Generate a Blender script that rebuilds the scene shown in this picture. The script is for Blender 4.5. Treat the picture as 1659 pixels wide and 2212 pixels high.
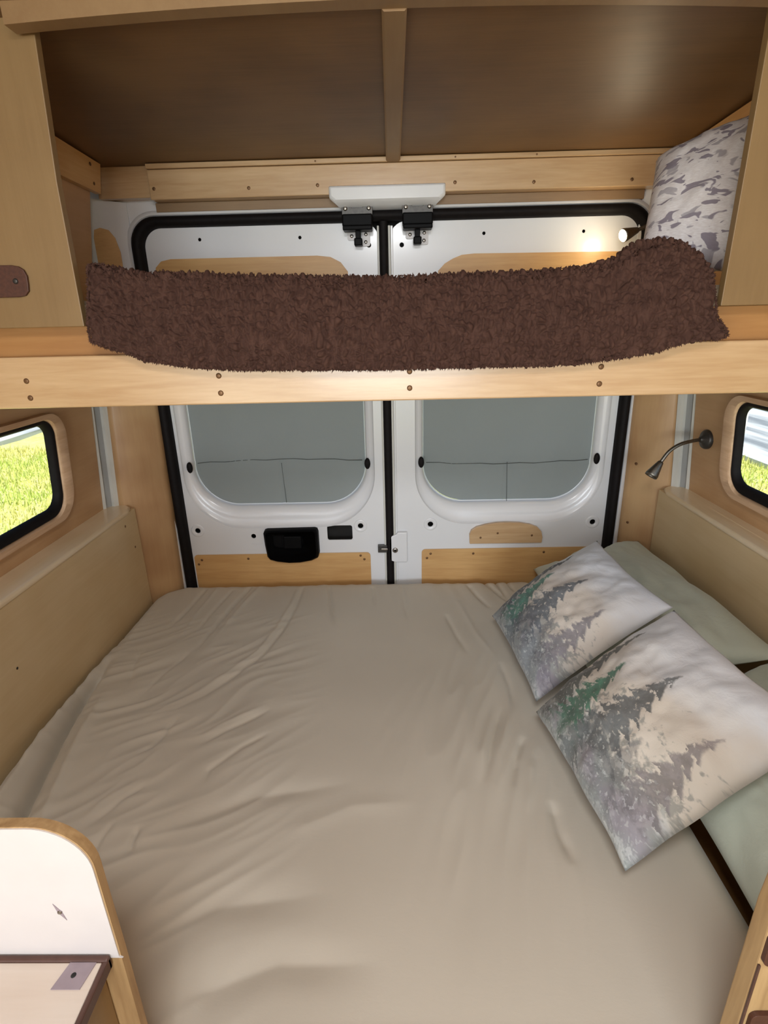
import bpy, bmesh, math, random
from mathutils import Vector, Matrix, noise
from mathutils.geometry import tessellate_polygon

scene = bpy.context.scene
for o in list(bpy.data.objects):
    bpy.data.objects.remove(o)

# ---------------------------------------------------------------- camera
cam_data = bpy.data.cameras.new('camera')
cam = bpy.data.objects.new('camera', cam_data)
scene.collection.objects.link(cam)
cam.matrix_world = Matrix(((0.99965655, 0.0175331, 0.01947731, 0.02),
                           (0.01248136, 0.33498357, -0.9421413, 0.0),
                           (-0.02304324, 0.94206082, 0.33464969, 0.0),
                           (0, 0, 0, 1)))
cam_data.sensor_fit = 'HORIZONTAL'
cam_data.sensor_width = 36.0
cam_data.lens = 1170.0 / 1659.0 * 36.0
cam_data.clip_start = 0.02
cam_data.clip_end = 200
scene.camera = cam

# ---------------------------------------------------------------- world, sun, daylight, exposure
world = bpy.data.worlds.new('world')
scene.world = world
world.use_nodes = True
wn = world.node_tree.nodes
wl = world.node_tree.links
for n in list(wn):
    wn.remove(n)
w_out = wn.new('ShaderNodeOutputWorld')
w_bg = wn.new('ShaderNodeBackground')
w_sky = wn.new('ShaderNodeTexSky')
w_sky.sky_type = 'HOSEK_WILKIE'
w_sky.turbidity = 4.0
w_sky.sun_direction = Vector((0.05, -0.55, 0.85)).normalized()
w_bg.inputs['Strength'].default_value = 2.4
wl.new(w_sky.outputs[0], w_bg.inputs[0])
wl.new(w_bg.outputs[0], w_out.inputs[0])

sun_d = bpy.data.lights.new('sun', 'SUN')
sun_d.energy = 4.0
sun_d.angle = 0.02
sun_d.color = (1.0, 0.96, 0.88)
sun = bpy.data.objects.new('sun', sun_d)
scene.collection.objects.link(sun)
sun.rotation_euler = Vector((0.05, -0.55, 0.85)).to_track_quat('Z', 'Y').to_euler()


def area(name, loc, target, sx, sy, energy, color):
    d = bpy.data.lights.new(name, 'AREA')
    d.shape = 'RECTANGLE'
    d.size = sx
    d.size_y = sy
    d.energy = energy
    d.color = color
    o = bpy.data.objects.new(name, d)
    scene.collection.objects.link(o)
    o.location = loc
    o.rotation_euler = (Vector(loc) - Vector(target)).to_track_quat('Z', 'Y').to_euler()
    return o


# daylight falling in through the open sliding door and through the cab windscreen
area('daylight_sliding_door', (-0.97, -1.25, -0.45), (0.2, -1.1, -0.55), 1.4, 1.5, 12, (1.0, 0.98, 0.95))
area('daylight_windscreen', (0.0, -2.95, -0.2), (0.0, 1.0, -0.35), 1.5, 0.8, 36, (0.90, 0.95, 1.0))

area('overhead_fill', (0.0, -0.10, 0.545), (0.0, 0.30, -1.0), 0.36, 0.36, 9.5, (0.98, 0.98, 1.0))  # added overhead fill to brighten the bed, no roof vent is built

scene.view_settings.view_transform = 'Standard'
scene.view_settings.look = 'None'
scene.view_settings.gamma = 1.0
scene.view_settings.use_curve_mapping = False
scene.view_settings.exposure = 0.95

# ---------------------------------------------------------------- helpers
C = scene.collection


def srgb(r, g, b):
    def f(c):
        c /= 255.0
        return c / 12.92 if c <= 0.04045 else ((c + 0.055) / 1.055) ** 2.4
    return (f(r), f(g), f(b), 1.0)


class Nd:
    """a socket with arithmetic that lays Math nodes"""
    nt = None

    def __init__(self, s):
        self.s = s

    @staticmethod
    def op(kind, *a, clamp=False):
        n = Nd.nt.nodes.new('ShaderNodeMath')
        n.operation = kind
        n.use_clamp = clamp
        for i, v in enumerate(a):
            if isinstance(v, Nd):
                Nd.nt.links.new(v.s, n.inputs[i])
            else:
                n.inputs[i].default_value = v
        return Nd(n.outputs[0])

    def __add__(self, o): return Nd.op('ADD', self, o)
    def __radd__(self, o): return Nd.op('ADD', o, self)
    def __sub__(self, o): return Nd.op('SUBTRACT', self, o)
    def __rsub__(self, o): return Nd.op('SUBTRACT', o, self)
    def __mul__(self, o): return Nd.op('MULTIPLY', self, o)
    def __rmul__(self, o): return Nd.op('MULTIPLY', o, self)
    def __truediv__(self, o): return Nd.op('DIVIDE', self, o)


def smooth(x, lo, hi):
    n = Nd.nt.nodes.new('ShaderNodeMapRange')
    n.interpolation_type = 'SMOOTHSTEP'
    Nd.nt.links.new(x.s, n.inputs['Value'])
    n.inputs['From Min'].default_value = lo
    n.inputs['From Max'].default_value = hi
    return Nd(n.outputs['Result'])


def mixc(fac, a, b):
    n = Nd.nt.nodes.new('ShaderNodeMix')
    n.data_type = 'RGBA'
    if isinstance(fac, Nd):
        Nd.nt.links.new(fac.s, n.inputs[0])
    else:
        n.inputs[0].default_value = fac
    for v, i in ((a, 6), (b, 7)):
        if isinstance(v, Nd):
            Nd.nt.links.new(v.s, n.inputs[i])
        else:
            n.inputs[i].default_value = v
    return Nd(n.outputs[2])


def mat_new(name, rough=0.5, color=(0.8, 0.8, 0.8, 1), metallic=0.0, spec=0.5):
    m = bpy.data.materials.new(name)
    m.use_nodes = True
    b = m.node_tree.nodes['Principled BSDF']
    b.inputs['Base Color'].default_value = color
    b.inputs['Roughness'].default_value = rough
    b.inputs['Metallic'].default_value = metallic
    b.inputs['Specular IOR Level'].default_value = spec
    Nd.nt = m.node_tree
    return m, b


def texco(kind='Object', scale=(1, 1, 1), rot=(0, 0, 0)):
    t = Nd.nt.nodes.new('ShaderNodeTexCoord')
    mp = Nd.nt.nodes.new('ShaderNodeMapping')
    mp.inputs['Scale'].default_value = scale
    mp.inputs['Rotation'].default_value = rot
    Nd.nt.links.new(t.outputs[kind], mp.inputs['Vector'])
    return Nd(mp.outputs[0])


def tnoise(vec, scale, detail=3.0, rough=0.5, dist=0.0):
    n = Nd.nt.nodes.new('ShaderNodeTexNoise')
    n.inputs['Scale'].default_value = scale
    n.inputs['Detail'].default_value = detail
    n.inputs['Roughness'].default_value = rough
    n.inputs['Distortion'].default_value = dist
    Nd.nt.links.new(vec.s, n.inputs['Vector'])
    return Nd(n.outputs[0])


def bump(b, h, strength=0.3, dist=0.002):
    n = Nd.nt.nodes.new('ShaderNodeBump')
    n.inputs['Strength'].default_value = strength
    n.inputs['Distance'].default_value = dist
    Nd.nt.links.new(h.s, n.inputs['Height'])
    Nd.nt.links.new(n.outputs[0], b.inputs['Normal'])


def setcol(b, c):
    Nd.nt.links.new(c.s, b.inputs['Base Color'])


def wood(name, light, dark, grain='X', rough=0.45, contrast=1.0, blotch=0.5, coat=0.0):
    m, b = mat_new(name, rough)
    sc = {'X': (1.3, 16, 16), 'Y': (16, 1.3, 16), 'Z': (16, 16, 1.3)}[grain]
    v = texco('Object', sc)
    g = tnoise(v, 2.6, 6, 0.6, 0.6)
    sc2 = tuple(s * 3.5 for s in sc)
    g2 = tnoise(texco('Object', sc2), 3.0, 3, 0.5)
    bl = tnoise(texco('Object', (1, 1, 1)), 5.0, 2, 0.5)
    f = smooth(g * (0.7 * contrast) + g2 * (0.3 * contrast) + bl * blotch, 0.25 * contrast + 0.25 * blotch, 0.75 * contrast + 0.75 * blotch)
    setcol(b, mixc(f, dark, light))
    bump(b, g2, 0.15, 0.001)
    b.inputs['Coat Weight'].default_value = coat
    b.inputs['Coat Roughness'].default_value = 0.2
    return m


M = {}
M['pine_x'] = wood('pine_x', srgb(208, 177, 136), srgb(184, 147, 104), 'X', 0.34, 1.0, 0.2, 0.6)
M['pine_y'] = wood('pine_y', srgb(226, 190, 134), srgb(200, 152, 96), 'Y', 0.42)
M['ply_wall'] = wood('ply_wall', srgb(204, 168, 126), srgb(180, 140, 98), 'Y', 0.42, 0.6, 1.0)
M['ply_pillar'] = wood('ply_pillar', srgb(198, 164, 120), srgb(164, 124, 84), 'Z', 0.42, 0.5, 1.4)
M['ply_panel'] = wood('ply_panel', srgb(214, 192, 152), srgb(200, 174, 130), 'Y', 0.40, 0.5, 0.6)
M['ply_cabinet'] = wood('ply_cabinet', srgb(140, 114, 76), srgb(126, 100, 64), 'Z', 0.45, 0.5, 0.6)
M['ply_insert'] = wood('ply_insert', srgb(216, 176, 118), srgb(190, 144, 88), 'X', 0.42, 0.9, 0.5)
M['ply_edge'] = wood('ply_edge', srgb(186, 154, 108), srgb(138, 106, 68), 'Z', 0.6, 1.2, 0.2)
M['ring_ply'] = wood('ring_ply', srgb(222, 190, 156), srgb(184, 146, 110), 'Y', 0.5, 1.0, 0.4)
M['ledge_ply_lit'] = wood('ledge_ply_lit', srgb(238, 220, 188), srgb(224, 202, 164), 'Y', 0.28, 0.5, 0.5, 0.3)  # paler than the wall ply: window daylight put into the ledge colour
M['ceiling_ply'] = wood('ceiling_ply', srgb(128, 96, 60), srgb(102, 74, 44), 'X', 0.45, 0.5, 0.8, 0.0)
M['ceiling_batten'] = wood('ceiling_batten', srgb(150, 122, 86), srgb(134, 104, 70), 'Y', 0.45, 0.5, 0.6)
M['dark_board'] = wood('dark_board', srgb(180, 134, 80), srgb(160, 112, 62), 'X', 0.5, 0.6, 0.5)
M['floor_vinyl'] = wood('floor_vinyl', srgb(120, 96, 74), srgb(84, 66, 50), 'Y', 0.5)
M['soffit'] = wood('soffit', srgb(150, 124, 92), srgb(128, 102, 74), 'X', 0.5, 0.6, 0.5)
M['counter'] = wood('counter', srgb(214, 204, 192), srgb(196, 180, 164), 'X', 0.35, 0.6, 0.8)

m, b = mat_new('white_paint', 0.28, srgb(226, 228, 230))
b.inputs['Coat Weight'].default_value = 0.4
b.inputs['Coat Roughness'].default_value = 0.12
h = tnoise(texco('Object'), 260, 2)
bump(b, h, 0.04, 0.001)
M['white_paint'] = m
m, b = mat_new('rib_metal', 0.4, srgb(205, 205, 196))
h = tnoise(texco('Object', (1, 1, 0.2)), 60, 3)
setcol(b, mixc(h, srgb(190, 190, 182), srgb(214, 214, 206)))
M['rib_metal'] = m
m, b = mat_new('rib_groove', 0.5, srgb(150, 152, 150))
h = tnoise(texco('Object', (1, 1, 0.2)), 60, 3)
setcol(b, mixc(h, srgb(142, 144, 142), srgb(160, 162, 160)))
M['rib_groove'] = m
m, b = mat_new('rubber', 0.62, srgb(26, 23, 24), spec=0.15)
h = tnoise(texco('Object'), 90, 3)
setcol(b, mixc(h, srgb(15, 13, 13), srgb(28, 24, 24)))
bump(b, h, 0.2, 0.001)
M['rubber'] = m
m, b = mat_new('black_plastic', 0.42, srgb(24, 24, 25))
h = tnoise(texco('Object'), 700, 2)
setcol(b, mixc(h, srgb(11, 11, 12), srgb(18, 18, 19)))
b.inputs['Specular IOR Level'].default_value = 0.06
bump(b, h, 0.15, 0.0006)
M['black_plastic'] = m
m, b = mat_new('dark_void', 0.9, srgb(34, 32, 30))
h = tnoise(texco('Object'), 30, 2)
setcol(b, mixc(h, srgb(24, 23, 22), srgb(44, 42, 39)))
M['dark_void'] = m
m, b = mat_new('steel', 0.32, srgb(150, 146, 140), 1.0)
h = tnoise(texco('Object'), 300, 2)
setcol(b, mixc(h, srgb(120, 114, 106), srgb(170, 165, 158)))
M['steel'] = m
m, b = mat_new('dark_bracket', 0.4, srgb(70, 68, 66), 0.6)
h = tnoise(texco('Object'), 120, 2)
setcol(b, mixc(h, srgb(52, 50, 50), srgb(86, 84, 80)))
M['dark_bracket'] = m
m, b = mat_new('screw_brown', 0.45, srgb(112, 80, 52), 0.5)
h = tnoise(texco('Object'), 800, 2)
setcol(b, mixc(h, srgb(90, 62, 40), srgb(140, 106, 72)))
M['screw_brown'] = m
m, b = mat_new('chrome_grey', 0.42, srgb(120, 116, 108), 1.0)
h = tnoise(texco('Object'), 200, 2)
setcol(b, mixc(h, srgb(104, 100, 92), srgb(140, 136, 128)))
M['chrome_grey'] = m
m, b = mat_new('leather', 0.55, srgb(70, 40, 28))
h = tnoise(texco('Object'), 180, 4)
setcol(b, mixc(h, srgb(52, 28, 20), srgb(92, 54, 38)))
bump(b, h, 0.3, 0.001)
M['leather'] = m
m, b = mat_new('edge_band', 0.5, srgb(74, 48, 40))
h = tnoise(texco('Object'), 60, 3)
setcol(b, mixc(h, srgb(60, 38, 32), srgb(92, 62, 50)))
M['edge_band'] = m
m, b = mat_new('white_and_daylit', 0.32, srgb(240, 236, 232))  # plain white parts, and the box face with daylight put into its colour
h = tnoise(texco('Object'), 14, 4)
setcol(b, mixc(h, srgb(196, 191, 188), srgb(208, 204, 202)))
M['white_and_daylit'] = m
m, b = mat_new('plate_grey', 0.5, srgb(142, 128, 134))
h = tnoise(texco('Object'), 80, 3)
setcol(b, mixc(h, srgb(130, 116, 122), srgb(154, 140, 146)))
M['plate_grey'] = m

# ----- cloths
m, b = mat_new('sheet_cotton', 0.85, srgb(184, 170, 150), spec=0.25)
v = texco('Object')
f = tnoise(v, 4.0, 3)
setcol(b, mixc(f, srgb(198, 190, 174), srgb(208, 200, 184)))
w1 = tnoise(texco('Object', (1, 1.6, 1)), 55, 4, 0.6, 0.4)
w2 = tnoise(v, 900, 1)
bump(b, w1 * 0.25 + w2 * 0.05, 0.25, 0.003)
b.inputs['Sheen Weight'].default_value = 0.2
M['sheet_cotton'] = m

m, b = mat_new('sage_cotton', 0.85, srgb(158, 164, 148), spec=0.25)
v = texco('Object')
f = tnoise(v, 7.0, 3)
setcol(b, mixc(f, srgb(182, 188, 172), srgb(194, 200, 184)))
bump(b, tnoise(v, 16, 4, 0.6, 0.6) + tnoise(v, 700, 1) * 0.05, 0.35, 0.008)
b.inputs['Sheen Weight'].default_value = 0.2
M['sage_cotton'] = m

m, b = mat_new('shade_fabric', 0.9, srgb(132, 140, 138), spec=0.2)
v = texco('Object')
f = tnoise(v, 3.0, 2)
setcol(b, mixc(f, srgb(140, 148, 146), srgb(154, 162, 162)))
bump(b, tnoise(v, 9, 4, 0.6, 0.5) + tnoise(v, 900, 1) * 0.05, 0.4, 0.006)
M['shade_fabric'] = m

m, b = mat_new('fleece', 0.95, srgb(98, 64, 54), spec=0.15)
v = texco('Object', (1, 1, 0.55))
f = tnoise(v, 75, 3, 0.6, 0.6)
g = tnoise(texco('Object'), 5, 2)
setcol(b, mixc(smooth(f, 0.3, 0.7), mixc(g, srgb(62, 43, 37), srgb(68, 47, 40)), mixc(g, srgb(78, 55, 47), srgb(86, 62, 53))))
bump(b, f, 0.4, 0.003)
b.inputs['Sheen Weight'].default_value = 0.08
b.inputs['Sheen Roughness'].default_value = 0.5
b.inputs['Sheen Tint'].default_value = srgb(150, 110, 95)
M['fleece'] = m

m, b = mat_new('cream_cotton', 0.85, srgb(226, 212, 180), spec=0.2)
v = texco('Object')
f = tnoise(v, 12, 3)
setcol(b, mixc(f, srgb(216, 202, 170), srgb(236, 224, 196)))
bump(b, tnoise(v, 40, 4), 0.4, 0.004)
M['cream_cotton'] = m

# pillow with violet grey feather strokes on white
m, b = mat_new('stroke_print', 0.85, srgb(210, 204, 204), spec=0.2)
v = texco('UV', (1, 1, 1), (0, 0, 0.9))
vm = texco('UV', (11, 26, 1), (0, 0, 0.75))
n1 = tnoise(vm, 0.55, 2, 0.5, 0.8)
n2 = tnoise(texco('UV', (5, 9, 1), (0, 0, 1.1)), 1.3, 2, 0.5, 0.6)
s1 = smooth(n1, 0.565, 0.60)
s2 = smooth(n2, 0.60, 0.64)
fine = tnoise(texco('UV', (30, 120, 1), (0, 0, 0.8)), 1.0, 2)
base = mixc(smooth(fine, 0.3, 0.8), srgb(212, 205, 204), srgb(226, 222, 222))
c = mixc(s1 * 0.85, base, srgb(118, 108, 122))
c = mixc(s2 * 0.7, c, srgb(140, 134, 142))
setcol(b, c)
M['stroke_print'] = m


def tree_print(name, seed, trees, tint):
    m, b = mat_new(name, 0.85, spec=0.25)
    t = Nd.nt.nodes.new('ShaderNodeTexCoord')
    sep = Nd.nt.nodes.new('ShaderNodeSeparateXYZ')
    Nd.nt.links.new(t.outputs['UV'], sep.inputs[0])
    u0, v0 = Nd(sep.outputs[0]), Nd(sep.outputs[1])
    mp = texco('UV', (1, 1, 1))
    mp.s.node.inputs['Location'].default_value = (seed * 3.1, seed * 1.7, 0)
    n_big = tnoise(mp, 3.2, 3, 0.5)
    n_mid = tnoise(mp, 11, 4, 0.6, 0.5)
    n_fine = tnoise(mp, 34, 3, 0.6)
    n_spec = tnoise(mp, 40, 2, 0.5, 0.3)
    u = u0 + (n_fine - 0.5) * 0.035
    v = v0 + (n_mid - 0.5) * 0.03
    # ground: white at the sky end and cream glow behind the trees
    sky = srgb(222, 228, 234)
    cream = srgb(208, 199, 185)
    glow = smooth(v0 + (n_big - 0.5) * 0.5 - u0 * 0.16, 0.80, 0.42)
    col = mixc(glow, sky, cream)
    # pale misty ground at the foot of the trees
    mist = smooth(v0 + (n_mid - 0.5) * 0.5, 0.34, 0.10)
    col = mixc(mist, col, srgb(186, 190, 188))
    clump = smooth(n_mid * 0.6 + n_spec * 0.4 - Nd.op('ABSOLUTE', v0 - 0.17) * 0.55, 0.36, 0.47)
    col = mixc(clump * 0.6, col, srgb(88, 98, 96))
    viol = smooth(n_big + u0 * 0.25 - Nd.op('ABSOLUTE', v0 - 0.12) * 1.4, 0.56, 0.70)
    col = mixc(viol * 0.5, col, srgb(138, 122, 140))
    for (uc, vb, vt, w, nb, cc, al) in trees:
        tt = (vt - v) / (vt - vb)
        saw = Nd.op('FRACT', tt * nb + (n_fine - 0.5) * 0.9)
        half = tt * w * (0.35 + 0.65 * saw) + 0.006
        du = Nd.op('ABSOLUTE', u - uc + (n_mid - 0.5) * 0.02)
        mask = smooth(half - du, -0.004, 0.014)
        rng = smooth(tt, 0.0, 0.02) * smooth(tt + (n_mid - 0.5) * 0.9, 1.0, 0.72)
        hole = smooth(n_spec * 0.4 + n_fine * 0.6 + tt * 0.06, 0.66, 0.58)
        shade = mixc(smooth(n_mid, 0.35, 0.65), tuple(x * 0.42 for x in cc[:3]) + (1,), tuple(min(1, x * 0.95) for x in cc[:3]) + (1,))
        col = mixc(mask * rng * hole * al, col, shade)
    snow = smooth(n_spec, 0.60, 0.66) * smooth(v0, 0.52, 0.2)
    col = mixc(snow * 0.3, col, srgb(206, 208, 206))
    col = mixc(0.10, col, tint)
    setcol(b, col)
    bump(b, tnoise(texco('UV'), 9, 4, 0.6, 0.6) + tnoise(texco('UV'), 240, 1) * 0.05, 0.3, 0.008)
    b.inputs['Sheen Weight'].default_value = 0.15
    M[name] = m


TREES = [(0.56, 0.10, 0.76, 0.24, 8, srgb(98, 104, 106), 0.92),
         (0.88, 0.06, 0.70, 0.15, 8, srgb(128, 120, 124), 0.8),
         (0.72, -0.05, 0.42, 0.22, 6, srgb(98, 98, 102), 0.5),
         (0.12, -0.06, 0.80, 0.19, 12, srgb(66, 72, 62), 0.95),
         (0.31, 0.02, 0.60, 0.22, 9, srgb(62, 130, 100), 0.97),
         (0.44, -0.10, 0.34, 0.20, 6, srgb(86, 96, 98), 0.75)]
tree_print('tree_print_a', 1.0, TREES, srgb(190, 206, 232))  # blue tint puts window light into the colour of this cushion
tree_print('tree_print_b', 1.35, TREES, srgb(206, 206, 204))

# glass
m = bpy.data.materials.new('pane_glass')
m.use_nodes = True
nt = m.node_tree
for n in list(nt.nodes):
    nt.nodes.remove(n)
o_ = nt.nodes.new('ShaderNodeOutputMaterial')
mx = nt.nodes.new('ShaderNodeMixShader')
tr = nt.nodes.new('ShaderNodeBsdfTransparent')
tr.inputs[0].default_value = (0.94, 0.96, 0.95, 1)
gl = nt.nodes.new('ShaderNodeBsdfGlossy')
gl.inputs['Roughness'].default_value = 0.02
fr = nt.nodes.new('ShaderNodeLayerWeight')
fr.inputs[0].default_value = 0.35
pw = nt.nodes.new('ShaderNodeMath')
pw.operation = 'MULTIPLY'
pw.inputs[1].default_value = 0.12
nt.links.new(fr.outputs['Facing'], pw.inputs[0])
nt.links.new(pw.outputs[0], mx.inputs[0])
nt.links.new(tr.outputs[0], mx.inputs[1])
nt.links.new(gl.outputs[0], mx.inputs[2])
nt.links.new(mx.outputs[0], o_.inputs[0])
M['pane_glass'] = m

m, b = mat_new('bulb_glow', 0.3, (1, 0.85, 0.6, 1))
b.inputs['Emission Color'].default_value = (1.0, 0.86, 0.62, 1)
b.inputs['Emission Strength'].default_value = 60
M['bulb_glow'] = m

# outdoors
m, b = mat_new('lawn', 0.9, spec=0.1)
v = texco('Object')
a1 = tnoise(texco('Object', (1, 1, 1)), 0.7, 3)
a2 = tnoise(texco('Object', (1, 1, 1)), 9, 4, 0.7)
c1 = mixc(smooth(a1, 0.35, 0.65), srgb(178, 186, 96), srgb(212, 204, 134))
setcol(b, mixc(smooth(a2, 0.3, 0.7), c1, mixc(a1, srgb(206, 204, 136), srgb(216, 208, 154))))
M['lawn'] = m
m, b = mat_new('blade', 0.8, spec=0.1)
a1 = tnoise(texco('Object', (1, 1, 1)), 0.9, 3)
setcol(b, mixc(smooth(a1, 0.35, 0.65), srgb(182, 198, 96), srgb(222, 216, 140)))
M['blade'] = m
m, b = mat_new('asphalt', 0.9, srgb(150, 152, 156), spec=0.1)
a1 = tnoise(texco('Object', (1.2, 0.12, 1)), 1.6, 3, 0.6)
setcol(b, mixc(smooth(a1, 0.4, 0.62), srgb(128, 132, 138), srgb(205, 206, 208)))
M['asphalt'] = m


# ----- geometry helpers
def box(bm, x0, x1, y0, y1, z0, z1):
    vs = [bm.verts.new(p) for p in ((x0, y0, z0), (x1, y0, z0), (x1, y1, z0), (x0, y1, z0),
                                    (x0, y0, z1), (x1, y0, z1), (x1, y1, z1), (x0, y1, z1))]
    for f in ((3, 2, 1, 0), (4, 5, 6, 7), (0, 1, 5, 4), (1, 2, 6, 5), (2, 3, 7, 6), (3, 0, 4, 7)):
        bm.faces.new([vs[i] for i in f])


def plate(bm, contours, mapf, thick):
    """flat plate from 2D contours (first outer, rest holes); mapf(a, b, depth) -> point"""
    flat = [p for c in contours for p in c]
    tris = tessellate_polygon([[Vector((p[0], p[1], 0)) for p in c] for c in contours])
    fv = [bm.verts.new(mapf(p[0], p[1], 0.0)) for p in flat]
    bv = [bm.verts.new(mapf(p[0], p[1], thick)) for p in flat]
    for t in tris:
        try:
            bm.faces.new([fv[i] for i in t])
            bm.faces.new([bv[i] for i in reversed(t)])
        except ValueError:
            pass
    k = 0
    for c in contours:
        n = len(c)
        for i in range(n):
            j = (i + 1) % n
            bm.faces.new((fv[k + i], fv[k + j], bv[k + j], bv[k + i]))
        k += n
    bmesh.ops.recalc_face_normals(bm, faces=bm.faces[:])


def rrect(x0, x1, z0, z1, rb, rt=None, n=10):
    """rounded rectangle contour, bottom radius rb, top radius rt"""
    rt = rb if rt is None else rt
    out = []
    for (cx, cz, r, a0) in ((x1 - rb, z0 + rb, rb, -90), (x1 - rt, z1 - rt, rt, 0), (x0 + rt, z1 - rt, rt, 90), (x0 + rb, z0 + rb, rb, 180)):
        for i in range(n + 1):
            a = math.radians(a0 + 90.0 * i / n)
            out.append((cx + r * math.cos(a), cz + r * math.sin(a)))
    return out


def circle(cx, cz, r, n=14, rz=None):
    rz = rz or r
    return [(cx + r * math.cos(2 * math.pi * i / n), cz + rz * math.sin(2 * math.pi * i / n)) for i in range(n)]


def loft(bm, rings, close=True):
    vv = [[bm.verts.new(p) for p in r] for r in rings]
    for a, bb in zip(vv, vv[1:]):
        n = len(a)
        for i in range(n if close else n - 1):
            j = (i + 1) % n
            bm.faces.new((a[i], a[j], bb[j], bb[i]))
    return vv


def sweep(bm, path, radii, n=10, caps=True):
    path = [Vector(p) for p in path]
    rings = []
    up = Vector((0.13, 0.2, 0.97))
    for i, p in enumerate(path):
        d = (path[min(i + 1, len(path) - 1)] - path[max(i - 1, 0)]).normalized()
        a = d.cross(up)
        if a.length < 0.1:
            a = d.cross(Vector((1, 0, 0)))
        a.normalize()
        bb = d.cross(a).normalized()
        r = radii[i] if hasattr(radii, '__len__') else radii
        rings.append([p + (a * math.cos(2 * math.pi * k / n) + bb * math.sin(2 * math.pi * k / n)) * r for k in range(n)])
    vv = loft(bm, rings)
    if caps:
        bm.faces.new(list(reversed(vv[0])))
        bm.faces.new(vv[-1])
    bmesh.ops.recalc_face_normals(bm, faces=bm.faces[:])


def disc(bm, c, nrm, r, h, n=12, dome=0.6):
    """low domed screw head standing on a surface"""
    c = Vector(c)
    nrm = Vector(nrm).normalized()
    a = nrm.orthogonal().normalized()
    bb = nrm.cross(a)
    rings = []
    for (rr, hh) in ((r, 0.0), (r, h * 0.35), (r * dome, h)):
        rings.append([c + nrm * hh + (a * math.cos(2 * math.pi * k / n) + bb * math.sin(2 * math.pi * k / n)) * rr for k in range(n)])
    vv = loft(bm, rings)
    ctr = bm.verts.new(c + nrm * (h * 0.55))
    for k in range(n):
        bm.faces.new((vv[-1][k], vv[-1][(k + 1) % n], ctr))


def obj(name, bm, mat, parent=None, smooth_=False, bevel=0.0, subsurf=0, mats=None, autosmooth=None):
    me = bpy.data.meshes.new(name)
    if parent is not None:
        base = parent['_w']
        base = Vector(base)
    else:
        xs = [v.co for v in bm.verts]
        base = Vector(((min(v.x for v in xs) + max(v.x for v in xs)) / 2,
                       (min(v.y for v in xs) + max(v.y for v in xs)) / 2, min(v.z for v in xs)))
    for v in bm.verts:
        v.co -= base
    if autosmooth is not None:
        for f in bm.faces:
            f.smooth = True
        for e in bm.edges:
            if len(e.link_faces) == 2 and e.calc_face_angle(0) > autosmooth:
                e.smooth = False
    bm.to_mesh(me)
    bm.free()
    for mm in (mats or [mat]):
        me.materials.append(M[mm] if isinstance(mm, str) else mm)
    if smooth_:
        for p in me.polygons:
            p.use_smooth = True
    o = bpy.data.objects.new(name, me)
    C.objects.link(o)
    if parent is not None:
        o.parent = parent
    else:
        o.location = base
    o['_w'] = tuple(base)
    if bevel:
        md = o.modifiers.new('bevel', 'BEVEL')
        md.width = bevel
        md.segments = 2
        md.limit_method = 'ANGLE'
        md.angle_limit = math.radians(50)
    if subsurf:
        md = o.modifiers.new('sub', 'SUBSURF')
        md.levels = md.render_levels = subsurf
    return o


def thing(name, loc, label, cat=None, group=None, kind=None):
    o = bpy.data.objects.new(name, None)
    o.empty_display_size = 0.05
    C.objects.link(o)
    o.location = loc
    o['_w'] = tuple(loc)
    return tag(o, label, cat, group, kind)


def tag(o, label=None, cat=None, group=None, kind=None):
    if label:
        o['label'] = label
    if cat:
        o['category'] = cat
    if group:
        o['group'] = group
    if kind:
        o['kind'] = kind
    return o


def bx(name, mat, parent, *dims, bevel=0.0015):
    bm = bmesh.new()
    box(bm, *dims)
    return obj(name, bm, mat, parent, bevel=bevel)


def screws(parent, pts, nrm, r=0.0048, h=0.002, mat='screw_brown', name='screw'):
    for p in pts:
        bm = bmesh.new()
        disc(bm, p, nrm, r, h)
        obj(name, bm, mat, parent, autosmooth=0.6)


def fbm(p, oct_=3):
    return noise.fractal(p, 1.0, 2.0, oct_)


# ================================================================ outdoors
GZ = -2.05
bm = bmesh.new()
N = 60
gv = []
for i in range(N + 1):
    row = []
    for j in range(N + 1):
        x = -24 + 48 * i / N
        y = -24 + 48 * j / N
        row.append(bm.verts.new((x, y, GZ + 0.05 * noise.noise(Vector((x * 0.5, y * 0.5, 0))))))
    gv.append(row)
for i in range(N):
    for j in range(N):
        bm.faces.new((gv[i][j], gv[i + 1][j], gv[i + 1][j + 1], gv[i][j + 1]))
tag(obj('ground', bm, 'lawn', smooth_=True), 'sunlit yellow green lawn around the van', 'lawn', kind='structure')
for (nm, x0, x1, lab) in (('road', 5.1, 12.5, 'pale grey road beyond the window beside the gooseneck lamp'),
                          ('gravel_path', -16.0, -7.3, 'pale grey path beyond the lawn outside the window above the empty side of the bed')):
    bm = bmesh.new()
    box(bm, x0, x1, -22, 22, GZ - 0.05, GZ + 0.075)
    tag(obj(nm, bm, 'asphalt'), lab, 'road', kind='structure')
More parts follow.
